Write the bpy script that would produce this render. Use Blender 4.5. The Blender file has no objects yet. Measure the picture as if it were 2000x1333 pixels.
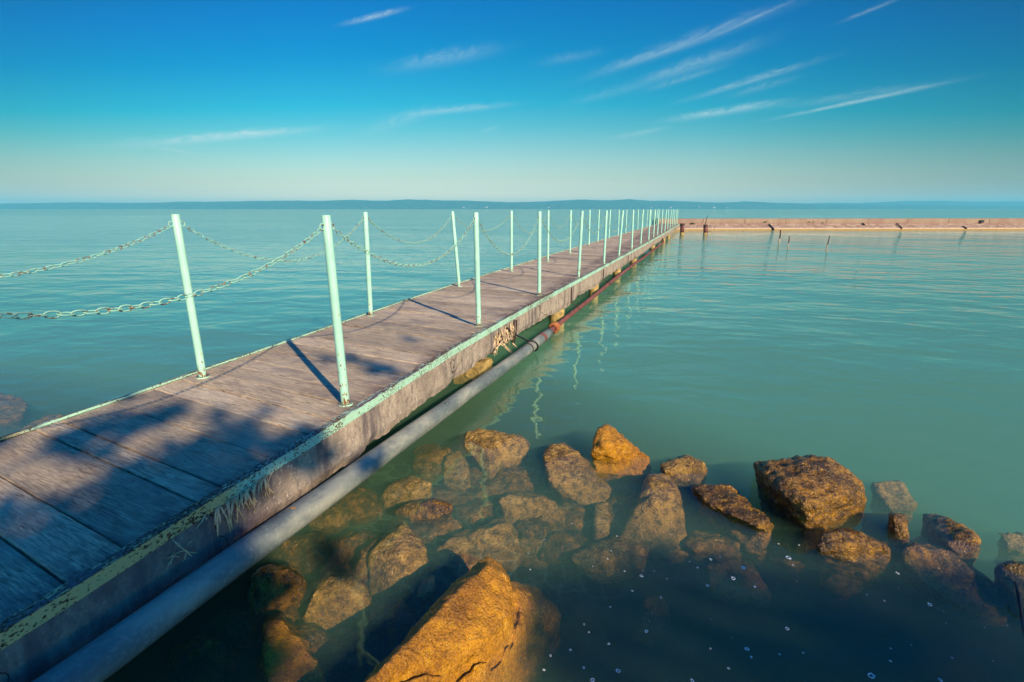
import bpy, bmesh, math, random
from mathutils import Vector, Matrix, noise
random.seed(7)
R = math.radians
scene = bpy.context.scene

# ------------------------------------------------------------------ camera
DZ = 0.48                                   # deck top above the water (water surface is z = 0)
EYE = DZ + 1.03
FPX, PITCH, YAW = 988.0, 0.2555, 0.365      # focal length in photo pixels, pitch down, yaw to the left of the pier axis (+Y)
cam = bpy.data.cameras.new('camera')
cam.sensor_width = 36.0
cam.lens = 36.0 * FPX / 2000.0
cam.clip_start, cam.clip_end = 0.05, 40000.0
camo = bpy.data.objects.new('camera', cam)
scene.collection.objects.link(camo)
camo.location = (0, 0, EYE)
camo.rotation_euler = (math.pi / 2 - PITCH, 0, YAW)
scene.camera = camo

# ------------------------------------------------------------------ light
SUN_EL = R(28.5)
SUN_H = Vector((0.806, -0.592, 0)).normalized()          # the sun stands behind and to the right
SUN = Vector((SUN_H.x * math.cos(SUN_EL), SUN_H.y * math.cos(SUN_EL), math.sin(SUN_EL)))
sl = bpy.data.lights.new('sun', 'SUN')
sl.energy = 5.0
sl.angle = R(0.53)
sl.color = (1.0, 0.78, 0.51)
slo = bpy.data.objects.new('sun', sl)
scene.collection.objects.link(slo)
slo.rotation_euler = SUN.to_track_quat('Z', 'Y').to_euler()

scene.view_settings.view_transform = 'Standard'
scene.view_settings.look = 'None'
scene.view_settings.exposure = 0.45
scene.view_settings.gamma = 1.0
scene.render.engine = 'CYCLES'
cy = scene.cycles
cy.use_denoising = True
cy.max_bounces = 8
cy.diffuse_bounces = 2
cy.glossy_bounces = 3
cy.transmission_bounces = 4
cy.volume_bounces = 2
cy.transparent_max_bounces = 12
cy.caustics_reflective = False
cy.caustics_refractive = False
cy.sample_clamp_indirect = 4.0


def ray(px, py):
    a, b = (px - 1000) / FPX, (666.5 - py) / FPX
    cp, sp = math.cos(PITCH), math.sin(PITCH)
    y, z = cp + b * sp, -sp + b * cp
    c, s = math.cos(YAW), math.sin(YAW)
    return Vector((a * c - y * s, a * s + y * c, z))


def P(px, py, z=0.0):
    """point of the plane at height z seen at photo pixel (px, py)"""
    r = ray(px, py)
    t = (z - EYE) / r.z
    return Vector((0, 0, EYE)) + r * t


def PX(px, py, x):
    """point of the plane X = x seen at photo pixel (px, py)"""
    r = ray(px, py)
    return Vector((0, 0, EYE)) + r * (x / r.x)


def PD(px, py, depth):
    """point at a horizontal forward depth seen at photo pixel (px, py)"""
    r = ray(px, py)
    f = r.x * -math.sin(YAW) + r.y * math.cos(YAW)
    return Vector((0, 0, EYE)) + r * (depth / f)


def lerp(tab, v):
    if v <= tab[0][0]:
        (a, b), (c, d) = tab[0], tab[1]
    elif v >= tab[-1][0]:
        return tab[-1][1]
    else:
        for (a, b), (c, d) in zip(tab, tab[1:]):
            if a <= v <= c:
                break
    return b + (d - b) * (v - a) / (c - a)


# ------------------------------------------------------------------ node helper
class NT:
    def __init__(s, tree):
        s.t = tree

    def n(s, typ, ins=None, **kw):
        nd = s.t.nodes.new(typ)
        for k, v in kw.items():
            setattr(nd, k, v)
        for k, v in (ins or {}).items():
            sock = nd.inputs[k]
            if hasattr(v, 'is_linked') or isinstance(v, bpy.types.NodeSocket):
                s.t.links.new(v, sock)
            else:
                sock.default_value = v
        return nd

    def m(s, op, a, b=None, c=None, clamp=False):
        ins = {0: a}
        if b is not None:
            ins[1] = b
        if c is not None:
            ins[2] = c
        return s.n('ShaderNodeMath', ins, operation=op, use_clamp=clamp).outputs[0]

    def vm(s, op, a, b=None, out=0):
        ins = {0: a}
        if b is not None:
            ins[1] = b
        return s.n('ShaderNodeVectorMath', ins, operation=op).outputs[out]

    def scale(s, v, k):
        return s.n('ShaderNodeVectorMath', {0: v, 3: k}, operation='SCALE').outputs[0]

    def ramp(s, f, stops, interp='LINEAR'):
        nd = s.n('ShaderNodeValToRGB', {0: f})
        cr = nd.color_ramp
        cr.interpolation = interp
        while len(cr.elements) < len(stops):
            cr.elements.new(0.5)
        for e, (p, c) in zip(cr.elements, stops):
            e.position = p
            e.color = (c, c, c, 1) if isinstance(c, (int, float)) else (*c[:3], 1)
        return nd.outputs[0]

    def mix(s, f, a, b, blend='MIX'):
        nd = s.n('ShaderNodeMix', data_type='RGBA', blend_type=blend)
        for i, v in ((0, f), (6, a), (7, b)):
            if isinstance(v, bpy.types.NodeSocket):
                s.t.links.new(v, nd.inputs[i])
            else:
                nd.inputs[i].default_value = v if i == 0 else ((*v[:3], 1) if not isinstance(v, (int, float)) else (v, v, v, 1))
        return nd.outputs[2]

    def noise(s, vec, sc, detail=3.0, rough=0.55, dist=0.0):
        return s.n('ShaderNodeTexNoise', {'Vector': vec, 'Scale': sc, 'Detail': detail, 'Roughness': rough, 'Distortion': dist}).outputs[0]

    def mapr(s, v, a, b, c=0.0, d=1.0):
        return s.n('ShaderNodeMapRange', {0: v, 1: a, 2: b, 3: c, 4: d}).outputs[0]


def material(name, build):
    mt = bpy.data.materials.new(name)
    mt.use_nodes = True
    mt.node_tree.nodes.clear()
    nt = NT(mt.node_tree)
    out = nt.n('ShaderNodeOutputMaterial')
    build(nt, out)
    return mt


def principled(nt, out, col, rough=0.6, bump=None, bdist=0.01, bstr=1.0, metal=0.0, spec=0.5):
    b = nt.n('ShaderNodeBsdfPrincipled')
    for k, v in (('Base Color', col), ('Roughness', rough), ('Metallic', metal), ('Specular IOR Level', spec)):
        if isinstance(v, bpy.types.NodeSocket):
            nt.t.links.new(v, b.inputs[k])
        else:
            b.inputs[k].default_value = (*v[:3], 1) if k == 'Base Color' else v
    if bump is not None:
        bn = nt.n('ShaderNodeBump', {'Height': bump, 'Distance': bdist, 'Strength': bstr})
        nt.t.links.new(bn.outputs[0], b.inputs['Normal'])
    nt.t.links.new(b.outputs[0], out.inputs[0])
    return b


# ------------------------------------------------------------------ world: sky with cirrus
wd = bpy.data.worlds.new('World')
scene.world = wd
wd.use_nodes = True
wd.node_tree.nodes.clear()
W = NT(wd.node_tree)
wout = W.n('ShaderNodeOutputWorld')
sky = W.n('ShaderNodeTexSky', sky_type='NISHITA', sun_disc=False)
sky.sun_elevation = SUN_EL
sky.sun_rotation = math.atan2(SUN_H.x, SUN_H.y)
sky.air_density, sky.dust_density, sky.ozone_density = 1.0, 0.6, 2.0
D = W.n('ShaderNodeTexCoord').outputs['Generated']
Dz = W.n('ShaderNodeSeparateXYZ', {0: D}).outputs[2]
# colour of this clear evening air: deep blue overhead (unseen zenith brightened to fill shade), milky at the horizon
Dxy = W.vm('NORMALIZE', W.vm('MULTIPLY', D, (1, 1, 0)))
side = W.m('SUBTRACT', 1.0, W.vm('DOT_PRODUCT', Dxy, (-math.sin(YAW), math.cos(YAW), 0), 1))     # 0 across the lake, grows towards the sides
deep = W.m('MINIMUM', W.m('MULTIPLY_ADD', side, 1.7, 1.0), 1.75)
tint = W.ramp(W.m('MULTIPLY', W.m('MULTIPLY', Dz, 1.6), deep), [
    (0.0, (1.60, 1.24, 1.02)), (0.028, (1.48, 1.18, 0.97)), (0.055, (1.06, 0.95, 0.85)), (0.086, (0.88, 0.85, 0.74)), (0.12, (0.76, 0.84, 0.74)), (0.16, (0.60, 0.83, 0.74)), (0.23, (0.27, 0.80, 0.76)),
    (0.294, (0.065, 0.76, 0.82)), (0.42, (0.003, 0.61, 0.87)), (0.53, (0.001, 0.52, 0.93)), (0.62, (0.001, 0.46, 0.84)), (0.8, (0.001, 0.5, 1.0)), (1.0, (0.002, 0.58, 1.5))])
dim = W.ramp(W.m('MULTIPLY', side, .5), [(0.0, 1.0), (.03, .97), (.14, .66), (.25, .72), (.5, .98), (1.0, 1.0)])
skyc = W.mix(1.0, W.mix(1.0, sky.outputs[0], tint, 'MULTIPLY'), dim, 'MULTIPLY')

WISPS = [  # start, end (photo pixels), half width (px), opacity
    (672, 47, 790, 18, 5, .62), (1150, 150, 1560, 2, 13, .26), (1390, 74, 1560, -4, 4, .26), (1240, 165, 1490, 82, 15, .30),
    (1330, 198, 1600, 118, 8, .36), (1300, 236, 1540, 198, 9, .52), (1520, 231, 1850, 162, 5, .60), (1190, 272, 1310, 249, 6, .25),
    (225, 284, 620, 252, 11, .78), (280, 285, 400, 303, 4, .30), (700, 262, 860, 212, 12, .22), (780, 226, 1005, 203, 7, .40), (750, 136, 985, 92, 15, .24),
    (1640, 44, 1760, -4, 5, .28), (1500, 214, 1850, 160, 12, .16), (940, 258, 975, 248, 5, .2), (1050, 125, 1180, 100, 9, .14), (1180, 140, 1420, 62, 8, .2), (1260, 178, 1420, 128, 7, .2), (1100, 206, 1280, 160, 10, .12), (1420, 190, 1560, 150, 9, .16)]
cover = None
for i, (x0, y0, x1, y1, wpx, op) in enumerate(WISPS):
    a, b = ray(x0, y0).normalized(), ray(x1, y1).normalized()
    c = ((a + b) / 2).normalized()
    L = (b - a).length / 2
    eu = (b - a).normalized()
    ev = c.cross(eu).normalized()
    w = L * wpx / (math.hypot(x1 - x0, y1 - y0) / 2)
    u = W.vm('DOT_PRODUCT', D, tuple(eu / L), 1)
    u0 = c.dot(eu / L)
    v = W.vm('DOT_PRODUCT', D, tuple(ev / w), 1)
    uu = W.m('SUBTRACT', u, u0)
    vec = W.n('ShaderNodeCombineXYZ', {0: W.m('MULTIPLY', uu, 1.6), 1: W.m('MULTIPLY_ADD', v, 0.35, W.m('MULTIPLY', uu, 0.5)), 2: i * 7.3})
    f = W.noise(vec.outputs[0], 2.0, 6.0, 0.68, 1.2)
    wob = W.m('MULTIPLY', W.m('SUBTRACT', f, 0.5), 1.6)
    vv = W.m('ADD', v, wob)
    r2 = W.m('ADD', W.m('POWER', W.m('ABSOLUTE', uu), 2.6), W.m('MULTIPLY', vv, vv))
    g = W.m('EXPONENT', W.m('MULTIPLY', r2, -1.7))
    front = W.m('GREATER_THAN', W.vm('DOT_PRODUCT', D, tuple(c), 1), 0.3)
    g = W.m('MULTIPLY', W.m('MULTIPLY', g, W.mapr(f, 0.30, 0.70, 0.25, 1.25)), W.m('MULTIPLY', front, op * .82))
    cover = g if cover is None else W.m('SUBTRACT', W.m('ADD', cover, g), W.m('MULTIPLY', cover, g))
cloudy = W.mix(cover, skyc, (5.2, 6.6, 6.7))
bg = W.n('ShaderNodeBackground', {'Color': cloudy, 'Strength': 0.091})
W.t.links.new(bg.outputs[0], wout.inputs[0])


# ------------------------------------------------------------------ object helpers
def tag(o, label=None, cat=None, group=None, kind=None):
    if label:
        o['label'] = label
    if cat:
        o['category'] = cat
    if group:
        o['group'] = group
    if kind:
        o['kind'] = kind
    return o


def link(o, parent=None):
    scene.collection.objects.link(o)
    if parent:
        o.parent = parent
    return o


def empty(name, loc=(0, 0, 0)):
    o = bpy.data.objects.new(name, None)
    o.empty_display_size = 0.1
    o.location = loc
    return link(o)


class MB:
    def __init__(s):
        s.v, s.f, s.a = [], [], []

    def add(s, vs, fs, a=0.0):
        o = len(s.v)
        s.v += [tuple(p) for p in vs]
        s.f += [tuple(i + o for i in f) for f in fs]
        s.a += [a] * len(fs)
        return s

    def box(s, lo, hi, a=0.0):
        x0, y0, z0 = lo
        x1, y1, z1 = hi
        return s.add([(x0, y0, z0), (x1, y0, z0), (x1, y1, z0), (x0, y1, z0), (x0, y0, z1), (x1, y0, z1), (x1, y1, z1), (x0, y1, z1)],
                     [(0, 3, 2, 1), (4, 5, 6, 7), (0, 1, 5, 4), (1, 2, 6, 5), (2, 3, 7, 6), (3, 0, 4, 7)], a)

    def tube(s, pts, rad, seg=8, cap=True, closed=False, a=0.0):
        pts = [Vector(p) for p in pts]
        n = len(pts)
        rads = rad if isinstance(rad, (list, tuple)) else [rad] * n
        vs, fs = [], []
        up = None
        for i, p in enumerate(pts):
            if closed:
                d = pts[(i + 1) % n] - pts[i - 1]
            else:
                d = pts[min(i + 1, n - 1)] - pts[max(i - 1, 0)]
            d.normalize()
            if up is None:
                up = Vector((0, 0, 1)) if abs(d.z) < .9 else Vector((1, 0, 0))
            e1 = (up - d * up.dot(d)).normalized()
            e2 = d.cross(e1)
            up = e1
            for k in range(seg):
                t = 2 * math.pi * k / seg
                vs.append(p + (e1 * math.cos(t) + e2 * math.sin(t)) * rads[i])
        for i in range(n if closed else n - 1):
            j = (i + 1) % n
            for k in range(seg):
                k2 = (k + 1) % seg
                fs.append((i * seg + k, i * seg + k2, j * seg + k2, j * seg + k))
        if cap and not closed:
            fs.append(tuple(range(seg - 1, -1, -1)))
            fs.append(tuple((n - 1) * seg + k for k in range(seg)))
        return s.add(vs, fs, a)

    def build(s, name, mat, parent=None, smooth=False, loc=None):
        me = bpy.data.meshes.new(name)
        me.from_pydata(s.v, [], s.f)
        if any(s.a):
            at = me.attributes.new('shade', 'FLOAT', 'FACE')
            at.data.foreach_set('value', s.a)
        if smooth:
            me.polygons.foreach_set('use_smooth', [True] * len(me.polygons))
        me.materials.append(mat)
        me.update()
        o = bpy.data.objects.new(name, me)
        if loc is not None:
            o.location = loc
        return link(o, parent)


# ------------------------------------------------------------------ materials
def pos(nt):
    return nt.n('ShaderNodeNewGeometry').outputs['Position']


def objc(nt):
    return nt.n('ShaderNodeTexCoord').outputs['Object']


def vscale(nt, v, s):
    return nt.vm('MULTIPLY', v, s)


def m_deck(nt, out):
    p = pos(nt)
    sh = nt.n('ShaderNodeAttribute', attribute_name='shade').outputs['Fac']
    off = nt.n('ShaderNodeCombineXYZ', {0: nt.m('MULTIPLY', sh, 31.0), 1: nt.m('MULTIPLY', sh, 17.0), 2: 0.0}).outputs[0]
    q = nt.vm('ADD', p, off)
    skew = nt.n('ShaderNodeMapping', {'Vector': q, 'Rotation': (0, 0, R(6)), 'Scale': (1, 1, 1)}).outputs[0]
    g1 = nt.noise(vscale(nt, skew, (13, 165, 30)), 1.0, 6, .72, .5)
    g2 = nt.noise(vscale(nt, skew, (2.2, 22, 5)), 1.0, 4, .6, .8)
    g3 = nt.noise(vscale(nt, q, (2.6, 4.0, 1)), 1.0, 3, .5)
    col = nt.ramp(g1, [(.31, (.050, .036, .030)), (.43, (.315, .24, .16)), (.56, (.61, .485, .315)), (.74, (.90, .76, .50))])
    col = nt.mix(nt.mapr(g2, .42, .72, 0, .55), col, (.22, .155, .125))
    col = nt.mix(nt.mapr(g3, .40, .68, 0, .5), col, (.62, .52, .375))
    g4 = nt.noise(vscale(nt, q, (2.2, 3.6, 1)), 1.3, 5, .62, .5)
    col = nt.mix(nt.mapr(g4, .50, .66, 0, .48), col, (.17, .145, .16))
    sx = nt.n('ShaderNodeSeparateXYZ', {0: p})
    rim = nt.m('SUBTRACT', nt.m('MULTIPLY_ADD', sx.outputs[1], -.048, -1.56), sx.outputs[0])
    dirt = nt.m('MULTIPLY', nt.mapr(rim, .20, .03), nt.mapr(nt.noise(vscale(nt, p, (9, 16, 1)), 1.0, 4, .65), .40, .60, .05, .85))
    col = nt.mix(dirt, col, (.10, .065, .07))
    knot = nt.n('ShaderNodeTexVoronoi', {'Vector': vscale(nt, q, (1.6, 3.4, 1)), 'Scale': 1.0}).outputs[0]
    col = nt.mix(nt.mapr(knot, .06, .02, 0, .7), col, (.10, .06, .045))
    tone = nt.mapr(sh, 0, 1, .72, 1.18)
    col = nt.mix(1.0, col, nt.n('ShaderNodeCombineXYZ', {0: tone, 1: tone, 2: tone}).outputs[0], 'MULTIPLY')
    h = nt.m('ADD', nt.m('MULTIPLY', g1, .6), nt.m('MULTIPLY', g2, .6))
    principled(nt, out, col, .72, h, .006, .9, spec=.3)


def m_concrete(nt, out):
    p = pos(nt)
    n1 = nt.noise(vscale(nt, p, (3, 3, 2)), 1.3, 5, .6)
    n2 = nt.noise(vscale(nt, p, (24, 24, 13)), 1.0, 5, .7)
    n3 = nt.noise(p, 75, 4, .75)
    st = nt.noise(vscale(nt, p, (9, 9, 1.6)), 1.0, 3, .6)
    col = nt.ramp(n1, [(.3, (.25, .205, .165)), (.5, (.42, .345, .265)), (.7, (.53, .445, .335))])
    col = nt.mix(nt.mapr(n2, .46, .64, 0, .75), col, (.19, .155, .135))
    col = nt.mix(nt.mapr(n3, .56, .64, 0, .7), col, (.74, .63, .50))
    col = nt.mix(nt.mapr(st, .53, .66, 0, .8), col, (.115, .10, .11))
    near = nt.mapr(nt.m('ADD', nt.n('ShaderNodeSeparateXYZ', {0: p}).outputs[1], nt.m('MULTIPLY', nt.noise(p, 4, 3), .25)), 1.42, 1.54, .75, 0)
    col = nt.mix(nt.m('MULTIPLY', near, nt.mapr(n2, .3, .6, .6, 1)), col, (.16, .11, .115))  # near end darkened: dark stain together with tree shade painted into the colour
    # crack network
    vo = nt.n('ShaderNodeTexVoronoi', {'Vector': nt.vm('ADD', p, nt.scale(nt.n('ShaderNodeTexNoise', {'Vector': p, 'Scale': 7.0, 'Detail': 4.0}).outputs[1], .30)), 'Scale': 1.15}, feature='DISTANCE_TO_EDGE').outputs[0]
    cr = nt.m('LESS_THAN', vo, .004)
    cr = nt.m('MULTIPLY', cr, nt.m('GREATER_THAN', nt.m('MULTIPLY_ADD', near, .28, nt.noise(p, 1.1, 1)), .56))
    col = nt.mix(cr, col, (.03, .022, .02))
    h = nt.m('SUBTRACT', nt.m('ADD', nt.m('MULTIPLY', n3, .5), nt.m('MULTIPLY', n2, .7)), nt.m('MULTIPLY', cr, 1.5))
    principled(nt, out, col, .9, h, .012, 1.0, spec=.2)


def paint(base, dark_rust=(.16, .055, .02)):
    def f(nt, out):
        p = pos(nt)
        n1 = nt.noise(vscale(nt, p, (130, 75, 130)), 1.0, 3, .6)
        n2 = nt.noise(p, 3.2, 3, .6)
        n3 = nt.noise(p, 14, 3, .6)
        top = nt.m('GREATER_THAN', nt.n('ShaderNodeSeparateXYZ', {0: nt.n('ShaderNodeNewGeometry').outputs['Normal']}).outputs[2], .6)
        th = nt.m('ADD', nt.m('ADD', n1, nt.m('MULTIPLY', top, .09)), nt.m('MULTIPLY', nt.m('SUBTRACT', n2, .5), .5))
        rust = nt.mapr(th, .585, .63)
        hal = nt.mapr(th, .53, .64, 0, .4)
        yl = nt.mapr(nt.m('ADD', nt.n('ShaderNodeSeparateXYZ', {0: p}).outputs[1], nt.m('MULTIPLY', n2, .3)), 1.34, 1.46, 1.0, 0.0)
        bcol = nt.mix(nt.m('MULTIPLY', yl, .8), base, (.80, .46, .12))
        col = nt.mix(nt.mapr(n3, .35, .7, 0, .35), bcol, nt.mix(.5, bcol, (.3, .36, .26)))
        col = nt.mix(hal, col, (.55, .40, .22))
        col = nt.mix(nt.m('MULTIPLY', top, nt.mapr(nt.noise(vscale(nt, p, (90, 16, 90)), 1.0, 4, .65), .40, .52)), col, (.13, .085, .09))
        col = nt.mix(rust, col, nt.mix(n3, dark_rust, (.05, .028, .02)))
        principled(nt, out, col, nt.mapr(rust, 0, 1, .45, .85), nt.m('SUBTRACT', nt.m('MULTIPLY', n3, .4), rust), .003, .8)
    return f


def m_post(nt, out):
    ob = objc(nt)
    rnd = nt.n('ShaderNodeObjectInfo').outputs['Random']
    p = nt.vm('ADD', ob, nt.n('ShaderNodeCombineXYZ', {0: nt.m('MULTIPLY', rnd, 37.0), 1: 0.0, 2: nt.m('MULTIPLY', rnd, 11.0)}).outputs[0])
    z = nt.n('ShaderNodeSeparateXYZ', {0: ob}).outputs[2]
    n1 = nt.noise(vscale(nt, p, (70, 70, 40)), 1.0, 4, .62)
    n3 = nt.noise(p, 9, 3, .6)
    low = nt.mapr(z, 0.0, .45, .13, .0)
    low2 = nt.mapr(z, 0.0, .05, .16, .0)
    th = nt.m('ADD', nt.m('ADD', n1, low), nt.m('ADD', low2, nt.m('MULTIPLY', nt.m('SUBTRACT', n3, .5), .22)))
    rust = nt.mapr(th, .70, .75)
    hal = nt.mapr(th, .62, .72, 0, .45)
    base = nt.mix(nt.mapr(n3, .3, .75), (.43, .79, .62), (.31, .66, .51))
    col = nt.mix(hal, base, (.58, .42, .2))
    col = nt.mix(rust, col, (.20, .075, .025))
    principled(nt, out, col, nt.mapr(rust, 0, 1, .38, .85), nt.m('SUBTRACT', nt.m('MULTIPLY', n3, .4), rust), .002, .7)


def m_pipe(nt, out):
    p = pos(nt)
    n1 = nt.noise(vscale(nt, p, (5, 1.8, 5)), 1.0, 4, .6)
    n2 = nt.noise(p, 55, 4, .7)
    n3 = nt.noise(vscale(nt, p, (14, 5, 14)), 1.0, 4, .65)
    col = nt.ramp(n1, [(.34, (.065, .10, .11)), (.5, (.155, .19, .18)), (.64, (.31, .32, .26))])
    col = nt.mix(nt.mapr(n2, .5, .72, 0, .45), col, (.40, .41, .36))
    col = nt.mix(nt.mapr(n3, .50, .68, 0, .65), col, (.12, .14, .14))
    principled(nt, out, col, .62, nt.m('ADD', n2, n3), .003, .6, spec=.4)


def m_rust(c1, c2, bd=.006):
    def f(nt, out):
        p = pos(nt)
        n1 = nt.noise(p, 13, 4, .65)
        n2 = nt.noise(p, 70, 3, .7)
        col = nt.mix(nt.mapr(n1, .35, .65), c1, c2)
        col = nt.mix(nt.mapr(n2, .55, .75, 0, .6), col, tuple(c * .45 for c in c1))
        principled(nt, out, col, .85, nt.m('ADD', n1, n2), bd, .8, spec=.2)
    return f


def m_chain(nt, out):
    p = pos(nt)
    n = nt.noise(p, 45, 3, .6)
    col = nt.mix(nt.mapr(n, .52, .62), (.30, .59, .47), (.20, .09, .04))
    principled(nt, out, col, .55)


def rock_mat(tone):
    def f(nt, out):
        p = pos(nt)
        rnd = nt.n('ShaderNodeObjectInfo').outputs['Random']
        p2 = nt.vm('ADD', p, nt.n('ShaderNodeCombineXYZ', {0: nt.m('MULTIPLY', rnd, 20.0), 1: 3.0, 2: nt.m('MULTIPLY', rnd, 9.0)}).outputs[0])
        n1 = nt.noise(p2, 3.5, 5, .6, .4)
        n2 = nt.noise(p2, 24, 5, .68)
        n3 = nt.noise(vscale(nt, p2, (30, 60, 110)), 1.0, 3, .6)
        ms = nt.n('ShaderNodeTexVoronoi', {'Vector': p2, 'Scale': 60.0, 'Randomness': 1.0}).outputs[0]
        if tone == 'gold':
            c = [(.060, .022, .001), (.32, .125, .002), (.58, .25, .004), (.72, .37, .015)]
        elif tone == 'tan':
            c = [(.05, .028, .005), (.25, .138, .020), (.40, .235, .042), (.54, .345, .085)]
        else:
            c = [(.014, .008, .003), (.080, .038, .004), (.27, .128, .009), (.56, .285, .025)]
        col = nt.ramp(n1, [(.26, c[0]), (.42, c[1]), (.58, c[2]), (.76, c[3])])
        n4 = nt.noise(p2, 130 if tone == 'gold' else 90, 3, .7)
        col = nt.mix(nt.mapr(n2, .48, .62, 0, .3 if tone == 'gold' else .8), col, c[0])
        col = nt.mix(nt.mapr(n2, .47, .33, 0, .6), col, c[3])
        col = nt.mix(nt.mapr(n4, .52, .66, 0, .6), col, c[0])
        col = nt.mix(nt.mapr(n4, .44, .34, 0, .45), col, c[3])
        h = nt.m('ADD', nt.m('ADD', nt.m('MULTIPLY', n2, 1.0), nt.m('MULTIPLY', n3, .3)), nt.m('ADD', nt.m('MULTIPLY', ms, .2), nt.m('MULTIPLY', n4, .45)))
        principled(nt, out, col, nt.mapr(n2, .35, .65, .16, .5), h, .020, 1.0, spec=.6)
    return f


def m_water(nt, out):
    p = pos(nt)
    pr = nt.n('ShaderNodeMapping', {'Vector': p, 'Rotation': (0, 0, R(-12))}).outputs[0]
    a = nt.noise(vscale(nt, pr, (.9, 1.5, 1)), 1.0, 2, .5, .3)
    b = nt.noise(vscale(nt, pr, (3.0, 4.6, 1)), 1.0, 2, .5, .4)
    c = nt.noise(vscale(nt, pr, (.22, .42, 1)), 1.0, 2, .5)
    gust = nt.mapr(nt.noise(vscale(nt, pr, (.05, .11, 1)), 1.0, 3, .5), .35, .65, .55, 1.25)
    h = nt.m('ADD', nt.m('ADD', nt.m('MULTIPLY', a, .062), nt.m('MULTIPLY', b, .017)), nt.m('MULTIPLY', c, .10))
    e2 = nt.noise(vscale(nt, pr, (9, 15, 1)), 1.0, 2, .5, .3)
    h = nt.m('MULTIPLY_ADD', e2, .0022, h)
    # sheltered and smoother close to the shore, more ruffled out on the lake
    far = nt.mapr(nt.vm('LENGTH', p, None, 1), 3.0, 40.0, .55, 1.25)
    h = nt.m('MULTIPLY', nt.m('MULTIPLY', h, gust), far)
    bn = nt.n('ShaderNodeBump', {'Height': h, 'Distance': 1.0, 'Strength': 1.0}).outputs[0]
    inc = nt.n('ShaderNodeNewGeometry').outputs['Incoming']
    cs = nt.m('ABSOLUTE', nt.vm('DOT_PRODUCT', bn, inc, 1))
    fr = nt.m('MULTIPLY_ADD', nt.m('POWER', nt.m('SUBTRACT', 1.0, cs, clamp=True), 4.2), .84, .02)
    # caustic lines painted into the transparent colour, in place of light focused by ripples
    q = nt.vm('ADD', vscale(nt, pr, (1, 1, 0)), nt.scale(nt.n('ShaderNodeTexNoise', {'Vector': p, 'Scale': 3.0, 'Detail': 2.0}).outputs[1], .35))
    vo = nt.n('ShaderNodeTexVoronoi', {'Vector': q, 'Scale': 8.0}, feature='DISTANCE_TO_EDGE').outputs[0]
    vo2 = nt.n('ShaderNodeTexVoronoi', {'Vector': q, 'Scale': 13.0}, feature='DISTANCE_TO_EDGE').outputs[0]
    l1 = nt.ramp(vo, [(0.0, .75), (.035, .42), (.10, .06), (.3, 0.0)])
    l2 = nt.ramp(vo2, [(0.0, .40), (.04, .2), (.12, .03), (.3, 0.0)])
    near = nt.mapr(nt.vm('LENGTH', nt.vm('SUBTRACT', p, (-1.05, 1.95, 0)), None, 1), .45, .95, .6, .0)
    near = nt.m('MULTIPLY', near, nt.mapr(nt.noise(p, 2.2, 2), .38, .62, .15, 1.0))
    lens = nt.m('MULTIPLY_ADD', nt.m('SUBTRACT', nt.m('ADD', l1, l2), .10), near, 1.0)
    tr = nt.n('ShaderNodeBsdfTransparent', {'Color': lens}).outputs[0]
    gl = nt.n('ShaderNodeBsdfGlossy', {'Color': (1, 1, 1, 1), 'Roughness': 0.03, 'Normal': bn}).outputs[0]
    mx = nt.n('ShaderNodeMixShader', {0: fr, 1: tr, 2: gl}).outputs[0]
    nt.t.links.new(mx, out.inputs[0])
    vol = nt.n('ShaderNodeVolumePrincipled', {'Color': (.29, .66, .46, 1), 'Absorption Color': (0, 0, 0, 1), 'Density': 1.0, 'Anisotropy': 0.0})
    nt.t.links.new(vol.outputs[0], out.inputs[1])


def plain(col, rough=.7, var=.35, sc=8.0, bd=.004, spec=.3):
    def f(nt, out):
        p = pos(nt)
        n = nt.noise(p, sc, 4, .6)
        principled(nt, out, nt.mix(nt.mapr(n, .35, .68), tuple(c * (1 - var) for c in col), tuple(min(1, c * (1 + var)) for c in col)), rough, n, bd, .8, spec=spec)
    return f


def m_slope(nt, out):
    p = pos(nt)
    vo = nt.n('ShaderNodeTexVoronoi', {'Vector': vscale(nt, p, (1, 1, 1.6)), 'Scale': 3.2})
    e = nt.n('ShaderNodeTexVoronoi', {'Vector': vscale(nt, p, (1, 1, 1.6)), 'Scale': 3.2}, feature='DISTANCE_TO_EDGE').outputs[0]
    n = nt.noise(p, 1.1, 4, .6)
    col = nt.mix(nt.n('ShaderNodeSeparateColor', {0: vo.outputs['Color']}).outputs[0], (.29, .18, .135), (.47, .36, .265))
    col = nt.mix(nt.mapr(n, .4, .7, 0, .5), col, (.36, .235, .185))
    col = nt.mix(nt.mapr(e, 0.0, .06, .6, 0), col, (.12, .07, .06))
    z = nt.n('ShaderNodeSeparateXYZ', {0: p}).outputs[2]
    col = nt.mix(nt.mapr(z, .16, .08), col, (.62, .52, .36))
    col = nt.mix(nt.mapr(z, .07, .04), col, (.42, .24, .05))
    principled(nt, out, col, .9, nt.m('ADD', e, n), .05, .8, spec=.2)


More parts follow.
